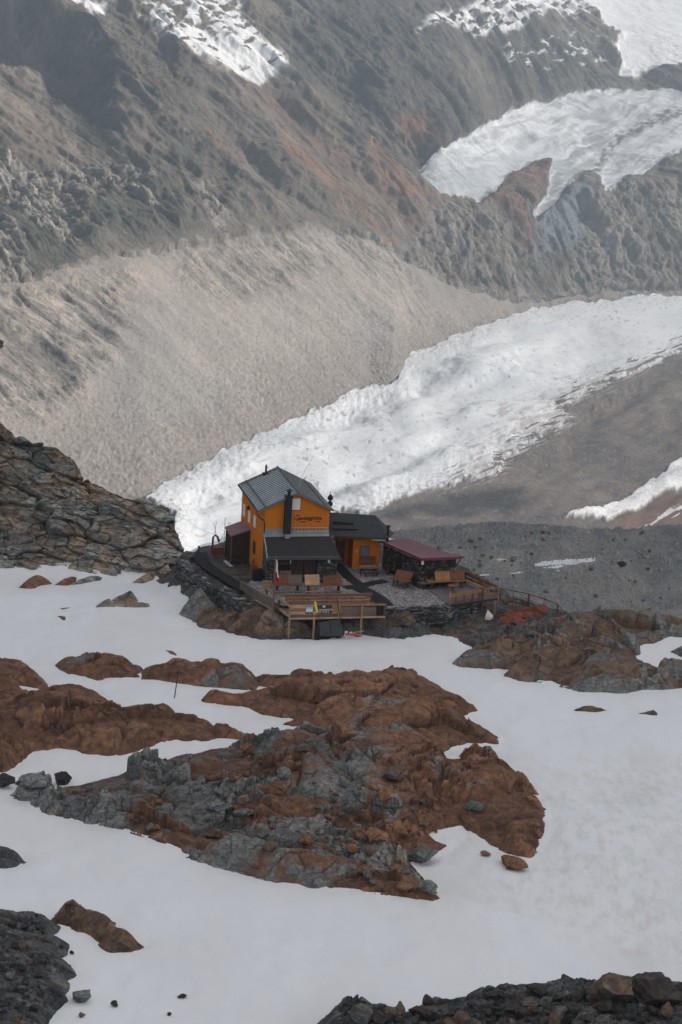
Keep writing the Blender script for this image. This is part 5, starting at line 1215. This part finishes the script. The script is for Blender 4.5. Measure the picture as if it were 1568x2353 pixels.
outcrop('rubble_field', [(-330, 2110), (0, 2104), (50, 2110), (105, 2113), (130, 2130), (118, 2150), (150, 2166), (145, 2188), (130, 2197), (152, 2215), (165, 2240), (138, 2262), (150, 2298), (120, 2322), (95, 2360), (95, 2500), (-330, 2500)], mat_dark, .5, .8, .95, 331, edge=.5, dy=.08, bsize=(2.2, .7, .28))
outcrop('rubble_field', [(725, 2360), (790, 2325), (830, 2305), (875, 2332), (900, 2340), (955, 2318), (990, 2303), (1040, 2312), (1090, 2292), (1150, 2284), (1215, 2292), (1240, 2270), (1290, 2268), (1330, 2278), (1400, 2265), (1480, 2265), (1568, 2285), (2050, 2300), (2050, 2530), (725, 2530)], mat_dark, .7, .9, .95, 337, edge=.6, dy=.08, bsize=(2.2, .8, .3))
rp_ = [(1138, 1420), (1180, 1404), (1250, 1398), (1285, 1404), (1262, 1416), (1215, 1424), (1200, 1440), (1168, 1442)]
red_m = NT('red stained earth', .9, .2); rn = red_m.noise(2.4, 6, .7)
M_REDEARTH = red_m.out(red_m.ramp(rn, [(.38, (.05, .035, .03)), (.52, (.20, .05, .025)), (.66, (.24, .10, .06))]), red_m.bump(rn, .6, .1))
outcrop('red_earth', rp_, M_REDEARTH, .35, .5, .3, 343, edge=.5)


# snow: lowered into melt gaps round the rocks and dirtied along their edges
dn = np.full(SNOW_SX.shape, 9.0)
din = np.full(SNOW_SX.shape, -9.0)
for P_, h_, hol_ in OUT:
    b0 = P_.min(0) - 4; b1_ = P_.max(0) + 4
    k_ = (SNOW_SX > b0[0]) & (SNOW_SX < b1_[0]) & (SNOW_SY > b0[1]) & (SNOW_SY < b1_[1])
    if k_.any():
        q_ = sdf(SNOW_SX[k_], SNOW_SY[k_], P_); dn[k_] = np.minimum(dn[k_], np.abs(q_))
        if not hol_: din[k_] = np.maximum(din[k_], q_)
zz = zz - .14 * np.exp(-dn / .9) * (1 + .6 * fbm(SNOW_SX / 3, SNOW_SY / 3, 161, 2))
zz = zz - .55 * sstep(.6, 2.2, din)
sd = sd + .55 * np.exp(-dn / 1.1) * sstep(-.3, .5, fbm(SNOW_SX / 4, SNOW_SY / 5, 163, 3))
tag(mesh_np('snow_field', np.stack([SNOW_SX, SNOW_SY, zz], -1).reshape(-1, 3), grid_faces(*SNOW_SX.shape), mat_snow, True, {'dirt': sd.reshape(-1)}), kind='structure')
bpy.context.view_layer.update()
DG = bpy.context.evaluated_depsgraph_get()


def hit(u, v):
    d = Vector(ray(u, v)); r = scene.ray_cast(DG, Vector(CAM), d.normalized())
    return r[1] if r[0] else None


def rock_proto(seed, flat=.7, cuts=15, sub=4, chip=.05):
    r = random.Random(seed); bm = bmesh.new(); bmesh.ops.create_icosphere(bm, subdivisions=sub, radius=1.0)
    pl_ = []
    for k in range(cuts):
        n = Vector((r.gauss(0, 1), r.gauss(0, 1), r.gauss(0, .8))).normalized(); pl_.append((n, r.uniform(.50, .74)))
    for v in bm.verts:
        for n, d in pl_:
            t = v.co.dot(n) - d
            if t > 0: v.co -= n * t
        q = v.co * 3.1; v.co *= 1 + chip * (math.sin(q.x * 2.3 + seed) * math.sin(q.y * 2.9 + 1.3 * seed) + .6 * math.sin(q.z * 5.1 + q.x * 3.7))
        v.co.z *= flat
    me = bpy.data.meshes.new('boulder'); bm.to_mesh(me); bm.free()
    me.attributes.new('tone', 'FLOAT', 'POINT').data.foreach_set('value', np.full(len(me.vertices), r.uniform(.2, .8), np.float32))
    me.attributes.new('shade_of_block', 'FLOAT', 'POINT').data.foreach_set('value', np.full(len(me.vertices), r.uniform(.35, .75), np.float32))
    for p in me.polygons: p.use_smooth = True
    me.set_sharp_from_angle(angle=R(24)); return me


def boulder(label, u, v, wpx, mat, seed, flat=.7, asp=(1, .8), group=None, sink=.3, name='boulder', me=None, yaw=None, tiltv=.15):
    """a loose rock whose foot rests on what is seen at survey coordinate u, v; wpx is its width there"""
    p = hit(u, v)
    if p is None: return None
    r = random.Random(seed); dist = (p - Vector(CAM)).length; s = wpx / 2 * dist / FOC
    if me is None: me = rock_proto(seed, flat); me.materials.append(mat)
    o = link(bpy.data.objects.new(name, me)); o.location = p + Vector((0, s * .3, s * flat * (1 - sink)))
    o.scale = (s * asp[0], s * asp[1], s); o.rotation_euler = (r.uniform(-tiltv, tiltv), r.uniform(-tiltv, tiltv), r.uniform(-.5, .5) if yaw is None else yaw)
    return tag(o, label, 'rock', group)
m_or = rock_mat('orange brown boulder', ((.10, .05, .028), (.20, .105, .055), (.30, .175, .10)), GREY, .68, 1.5)
m_gb = rock_mat('blue grey boulder', GREY, ((.07, .08, .08), (.14, .155, .152), (.25, .27, .265)), .42, 1.4)
m_bk = rock_mat('blackish boulder', ((.02, .018, .017), (.04, .035, .032), (.07, .06, .055)), DARK, .6, 1.5)
m_br = rock_mat('umber boulder', UMBER, GREY, .55, 1.5)
for a in (('big orange brown boulder wedged between the two rust outcrops', 788, 1703, 88, m_or, 501, .62), ('square orange block on the upper edge of the large grey outcrop', 566, 1738, 48, m_or, 502, .85), ('tilted brown slab at the upper rim of the large grey outcrop', 690, 1732, 48, m_br, 503, .5),
          ('dark overhanging brown slab on the large outcrop', 906, 1798, 84, m_br, 504, .55), ('upright orange block below a dark overhanging slab', 888, 1842, 46, m_or, 505, .85), ('pale grey wedge shaped slab near the right end of the large outcrop', 1086, 1866, 52, m_gb, 506, .6),
          ('grey boulder at the lower notch of the large outcrop, split from it', 965, 1985, 95, m_gb, 507, .5), ('round black boulder on the snow at the left tip of the large outcrop', 141, 1803, 48, m_bk, 508, .85), ('dark blue grey boulder just left of the round black boulder', 78, 1815, 92, m_gb, 509, .5),
          ('black boulder at the left picture edge beside the white snow pocket', 10, 1812, 60, m_bk, 510, .8), ('red brown slab in the snow under the tail of the large outcrop', 1180, 1996, 88, m_or, 511, .35), ('small red brown slab in the snow of the lower notch', 1118, 1967, 34, m_or, 512, .35),
          ('pale greenish flat slab in the middle of the large outcrop', 565, 1878, 62, m_gb, 513, .4), ('long grey slab left of the pale greenish slab', 500, 1862, 70, m_gb, 514, .35), ('grey block with a pale face on the large outcrop below the orange block', 650, 1790, 50, m_gb, 515, .6),
          ('brown boulder low on the large outcrop over the dark gravel', 860, 1935, 64, m_or, 516, .6), ('grey boulder at the lower tip of the large outcrop', 985, 2052, 60, m_gb, 517, .6), ('reddish boulder beside the grey one at the lower tip of the outcrop', 930, 2050, 54, m_or, 518, .55),
          ('grey rock with a dark overhang in the snow at the lower left', 185, 2305, 62, m_gb, 519, .6), ('brown upright boulder at the edge of the lower left rubble', 130, 2288, 58, m_br, 520, .95), ('black oval stone in the open snow near the lower left', 264, 2314, 24, m_bk, 521, .7),
          ('flat black stone in the open snow, furthest from the rubble', 420, 2294, 30, m_bk, 522, .4), ('tiny black stone in the snow below the flat black one', 389, 2334, 16, m_bk, 523, .6), ('small brown stone in the snow under the rock with the overhang', 187, 2338, 22, m_br, 524, .6),
          ('small dark stone nearest the right tip of the lower left rubble', 142, 2180, 16, m_bk, 525, .7), ('dark pebble in the snow between rubble and brown wedge rock', 166, 2193, 14, m_bk, 526, .7),
          ('tall grey and orange boulder at the lower right corner', 1405, 2318, 130, m_br, 527, .88), ('big rounded black boulder beside the tall grey and orange one', 1508, 2322, 140, m_bk, 528, .62), ('brown dome shaped boulder at the bottom edge of the picture', 828, 2352, 74, m_br, 529, .85),
          ('flat topped dark boulder on the crest of the lower right rubble', 1238, 2288, 70, m_bk, 530, .42), ('dark boulder pair end, left of the flat topped one', 1140, 2300, 60, m_bk, 531, .5), ('small dark boulder standing out of the snow left of the rubble', 985, 2312, 40, m_bk, 532, .7),
          ('brown flat stone in the middle of the lower right rubble', 1215, 2318, 62, m_br, 533, .4), ('grey stone at the left end of the lower right rubble', 905, 2350, 50, m_bk, 534, .6), ('bluish stone low in the right rubble', 1290, 2330, 46, m_gb, 535, .5),
          ('pale slab beside the red earth under the railing', 1222, 1462, 36, m_gb, 536, .45), ('reddish boulder under the retaining wall of the flagged terrace', 925, 1432, 70, m_br, 537, .6), ('grey boulder right of the reddish one under the terrace wall', 1022, 1426, 50, m_gb, 538, .5),
          ('dark grey boulder standing on the scree slope at the right', 1430, 1304, 26, m_bk, 539, .7), ('round grey boulder on the scree just beyond the railing', 1132, 1360, 22, m_gb, 540, .8)):
    boulder(*a)
_me = rock_proto(571, .9); _me.materials.append(m_br)
_o = link(bpy.data.objects.new('boulder', _me)); _o.location = Vector(at_y(-20, 785, 222.5)); _o.scale = (1.75, 1.8, 1.45); _o.rotation_euler = (.2, .3, .4); tag(_o, 'brown block jutting in at the left picture edge above the cliff', 'rock')
# loose stones in fields, sharing meshes
protos = {}
def scatter(label, group, pts_poly, n, w0, w1, mats, seed, flat=(.45, .8), name='loose_stone', tries=6):
    r = random.Random(seed); P = np.array(pts_poly, float); lo, hi = P.min(0), P.max(0); k = 0; t = 0
    for i, mt in enumerate(mats):
        for j in range(3):
            if (mt.name, j) not in protos:
                me = rock_proto(900 + 17 * j + 5 * len(protos), .62, 14, 3); me.materials.append(mt); protos[(mt.name, j)] = me
    while k < n and t < n * tries:
        t += 1; u = r.uniform(lo[0], hi[0]); v = r.uniform(lo[1], hi[1])
        if sdf(np.array([u]), np.array([v]), P)[0] < 2: continue
        w = w0 + (w1 - w0) * r.random() ** 2.5; mt = r.choice(mats)
        if boulder(label, u, v, w, mt, seed * 1000 + t, .62, (r.uniform(.8, 1.3), r.uniform(.6, 1)), group, .35, name, protos[(mt.name, r.randrange(3))], r.uniform(0, 6.28), .35): k += 1
scatter('loose angular stone in the rubble of the large rock outcrop', 'loose stones on the large outcrop', [(180, 1860), (400, 1790), (700, 1780), (980, 1830), (1020, 1900), (960, 1960), (1000, 2040), (880, 2040), (640, 1985), (400, 1925), (250, 1890)], 95, 11, 56, [m_gb, m_or, m_br], 7)
scatter('dark stone in the rubble heap along the lower right edge', 'stones of the lower right rubble heap', [(760, 2360), (840, 2335), (1000, 2320), (1100, 2310), (1240, 2295), (1568, 2295), (1568, 2352), (760, 2366)], 70, 14, 60, [m_bk, m_br, m_bk], 9)
scatter('small stone in the dark rubble patch at the lower left', 'stones of the lower left rubble patch', [(0, 2115), (100, 2120), (120, 2160), (140, 2240), (120, 2290), (80, 2350), (0, 2352)], 40, 10, 40, [m_bk, m_gb, m_bk], 13)
scatter('grey boulder strewn over the scree slope behind the hut', 'boulders strewn over the scree slope', [(1010, 1330), (1000, 1230), (1100, 1212), (1560, 1222), (1560, 1405), (1300, 1400), (1180, 1345)], 75, 5, 18, [m_gb, m_br], 15)
scatter('stone lying in the dark gravel between terrace wall and snow', 'stones under the terrace', [(900, 1445), (900, 1415), (1050, 1425), (1190, 1400), (1240, 1440), (1110, 1470), (960, 1440)], 18, 7, 26, [m_bk, m_br, m_gb], 17)
# marker pole in the snow
p0 = hit(401, 1604); p1 = np.array(p0) + np.array([.25, 0, 2.35])
pole = MB(); pole.tube([np.array(p0) - (.04, 0, .4), p1], [.045, .035], 8)
po = pole.build('marker_pole', M_BLACK); tag(po, 'thin dark marker pole leaning slightly in the snow before the rocks', 'pole')

# ------------------------------------------------------------------ camera, sun, sky, clouds, air
cam = bpy.data.cameras.new('camera'); co = bpy.data.objects.new('camera', cam); link(co)
cam.sensor_fit = 'VERTICAL'; cam.sensor_height = 24.0; cam.lens = 12.0 / math.tan(VFOV / 2)
cam.clip_start = 0.5; cam.clip_end = 20000
co.matrix_world = Matrix(((_RT[0], _UP[0], -_F[0], 0), (_RT[1], _UP[1], -_F[1], 0), (_RT[2], _UP[2], -_F[2], CAM_Z), (0, 0, 0, 1)))
scene.camera = co
SUN = np.array([.74, .20, .60]); SUN /= np.linalg.norm(SUN)
sl = bpy.data.lights.new('sun', 'SUN'); so = link(bpy.data.objects.new('sun', sl))
sl.energy = 4.9; sl.angle = R(0.5); sl.color = (1.0, .93, .84)
so.rotation_euler = Vector(SUN).to_track_quat('Z', 'Y').to_euler()
w = bpy.data.worlds.new('World'); scene.world = w; w.use_nodes = True
nt = w.node_tree; bg = nt.nodes['Background']
sk = nt.nodes.new('ShaderNodeTexSky'); sk.sky_type = 'NISHITA'; sk.sun_disc = False
sk.sun_elevation = math.asin(SUN[2]); sk.sun_rotation = math.atan2(SUN[0], SUN[1])
sk.altitude = 2500; sk.air_density = 1.0; sk.dust_density = 3.0; sk.ozone_density = 0.3
hs = nt.nodes.new('ShaderNodeHueSaturation'); hs.inputs['Saturation'].default_value = .58
nt.links.new(sk.outputs[0], hs.inputs['Color']); nt.links.new(hs.outputs[0], bg.inputs[0]); bg.inputs[1].default_value = 0.115

cl = NT('cloud vapour', 1.0, 0.0)
df = cl.n('BsdfDiffuse', {'Color': (.95, .95, .96, 1)}); tr = cl.n('BsdfTranslucent', {'Color': (.97, .97, .98, 1)})
cl.t.links.new(cl.n('MixShader', {0: .88, 1: df.outputs[0], 2: tr.outputs[0]}).outputs[0], cl.t.nodes['Material Output'].inputs[0])
cloud_mat = cl.m
cl3 = NT('thin cloud vapour', 1.0, 0.0)
df = cl3.n('BsdfDiffuse', {'Color': (.9, .9, .92, 1)}); tr = cl3.n('BsdfTransparent', {'Color': (1, 1, 1, 1)})
cl3.t.links.new(cl3.n('MixShader', {0: .55, 1: df.outputs[0], 2: tr.outputs[0]}).outputs[0], cl3.t.nodes['Material Output'].inputs[0]); cloud_mat2 = cl3.m
cl2 = NT('dense cloud vapour', 1.0, 0.0)
df = cl2.n('BsdfDiffuse', {'Color': (.9, .9, .92, 1)}); tr = cl2.n('BsdfTranslucent', {'Color': (.9, .9, .92, 1)})
cl2.t.links.new(cl2.n('MixShader', {0: .12, 1: df.outputs[0], 2: tr.outputs[0]}).outputs[0], cl2.t.nodes['Material Output'].inputs[0])


def cloud(label, pts, zc, thick, seed, mt=None):
    """a flat cumulus at height zc whose shadow falls round the given ground points"""
    P = np.array([p + SUN * ((zc - p[2]) / SUN[2]) for p in pts]); cx, cy = P[:, :2].mean(0)
    bmn = P[:, :2].min(0) - 60; bmx = P[:, :2].max(0) + 60; n = 70
    gx, gy = np.meshgrid(np.linspace(bmn[0], bmx[0], n), np.linspace(bmn[1], bmx[1], n))
    size = max(bmx - bmn)
    s = sdf(gx, gy, P[:, :2]) + size * .05 * fbm(gx / size * 9, gy / size * 9, seed, 4)
    h = np.sqrt(np.clip(s, 0, None) / size * 4) * thick * (1 + .5 * fbm(gx / size * 7, gy / size * 7, seed + 3, 4))
    keep = (s > 0); F = grid_faces(n, n); kf = keep.reshape(-1)[F].any(1)
    top = np.stack([gx, gy, zc + h], -1).reshape(-1, 3); bot = np.stack([gx, gy, zc - .18 * h - .5 * keep], -1).reshape(-1, 3)
    V = np.concatenate([top, bot]); FB = F[kf]
    o = mesh_np('cloud', V, np.concatenate([FB, FB[:, ::-1] + n * n]), mt or cl2.m, True)
    return tag(o, label, 'cloud', 'clouds drifting overhead')


def fp(u, v):
    """ground point of the far sheet at survey coordinate u, v"""
    i = np.argmin((UU - u) ** 2 + (VV - v) ** 2); return Vf[i]
cloud('broad pale cloud shading the snow round the hut', [np.array((60 + 700 * math.cos(k * .3491), -180 + 650 * math.sin(k * .3491), -10), float) for k in range(18)], 250, 40, 5, cloud_mat)
cloud('small dense cloud shading the far upper mountainside', [fp(*p) for p in [(-100, -40), (60, -20), (170, 60), (250, 130), (262, 215), (268, 345), (225, 335), (170, 285), (120, 235), (95, 175), (40, 140), (-100, 120)]], 700, 50, 9)
cloud('ragged small cloud shading the debris below the glacier', [fp(*p) for p in [(890, 1172), (960, 1156), (1060, 1134), (1120, 1126), (1170, 1135), (1240, 1160), (1200, 1172), (1130, 1160), (1060, 1185), (1040, 1172), (980, 1184), (920, 1200)]], 480, 25, 13, cloud_mat2)
hz = bpy.data.materials.new('thin mountain air'); hz.use_nodes = True
for n_ in list(hz.node_tree.nodes):
    if n_.type == 'BSDF_PRINCIPLED': hz.node_tree.nodes.remove(n_)
pv = hz.node_tree.nodes.new('ShaderNodeVolumePrincipled')
pv.inputs['Color'].default_value = (.74, .88, 1, 1); pv.inputs['Density'].default_value = HAZE; pv.inputs['Anisotropy'].default_value = 0.25
hz.node_tree.links.new(pv.outputs[0], hz.node_tree.nodes['Material Output'].inputs['Volume'])
bm = bmesh.new(); bmesh.ops.create_cube(bm, size=1.0)
me = bpy.data.meshes.new('haze'); bm.to_mesh(me); bm.free(); me.materials.append(hz)
ho = link(bpy.data.objects.new('haze', me)); ho.scale = (2600, 3600, 480); ho.location = (0, 1700, -100 - 25)
tag(ho, kind='stuff')
if HAZE <= 0: bpy.data.objects.remove(ho)
scene.view_settings.view_transform = 'Standard'; scene.view_settings.look = 'None'
scene.view_settings.exposure = EXPO; scene.view_settings.gamma = 1.0
cy = scene.cycles
cy.use_denoising = True; cy.max_bounces = 8; cy.diffuse_bounces = 5; cy.transmission_bounces = 6; cy.volume_bounces = 0
cy.caustics_reflective = False; cy.caustics_refractive = False; cy.volume_step_rate = 1.0
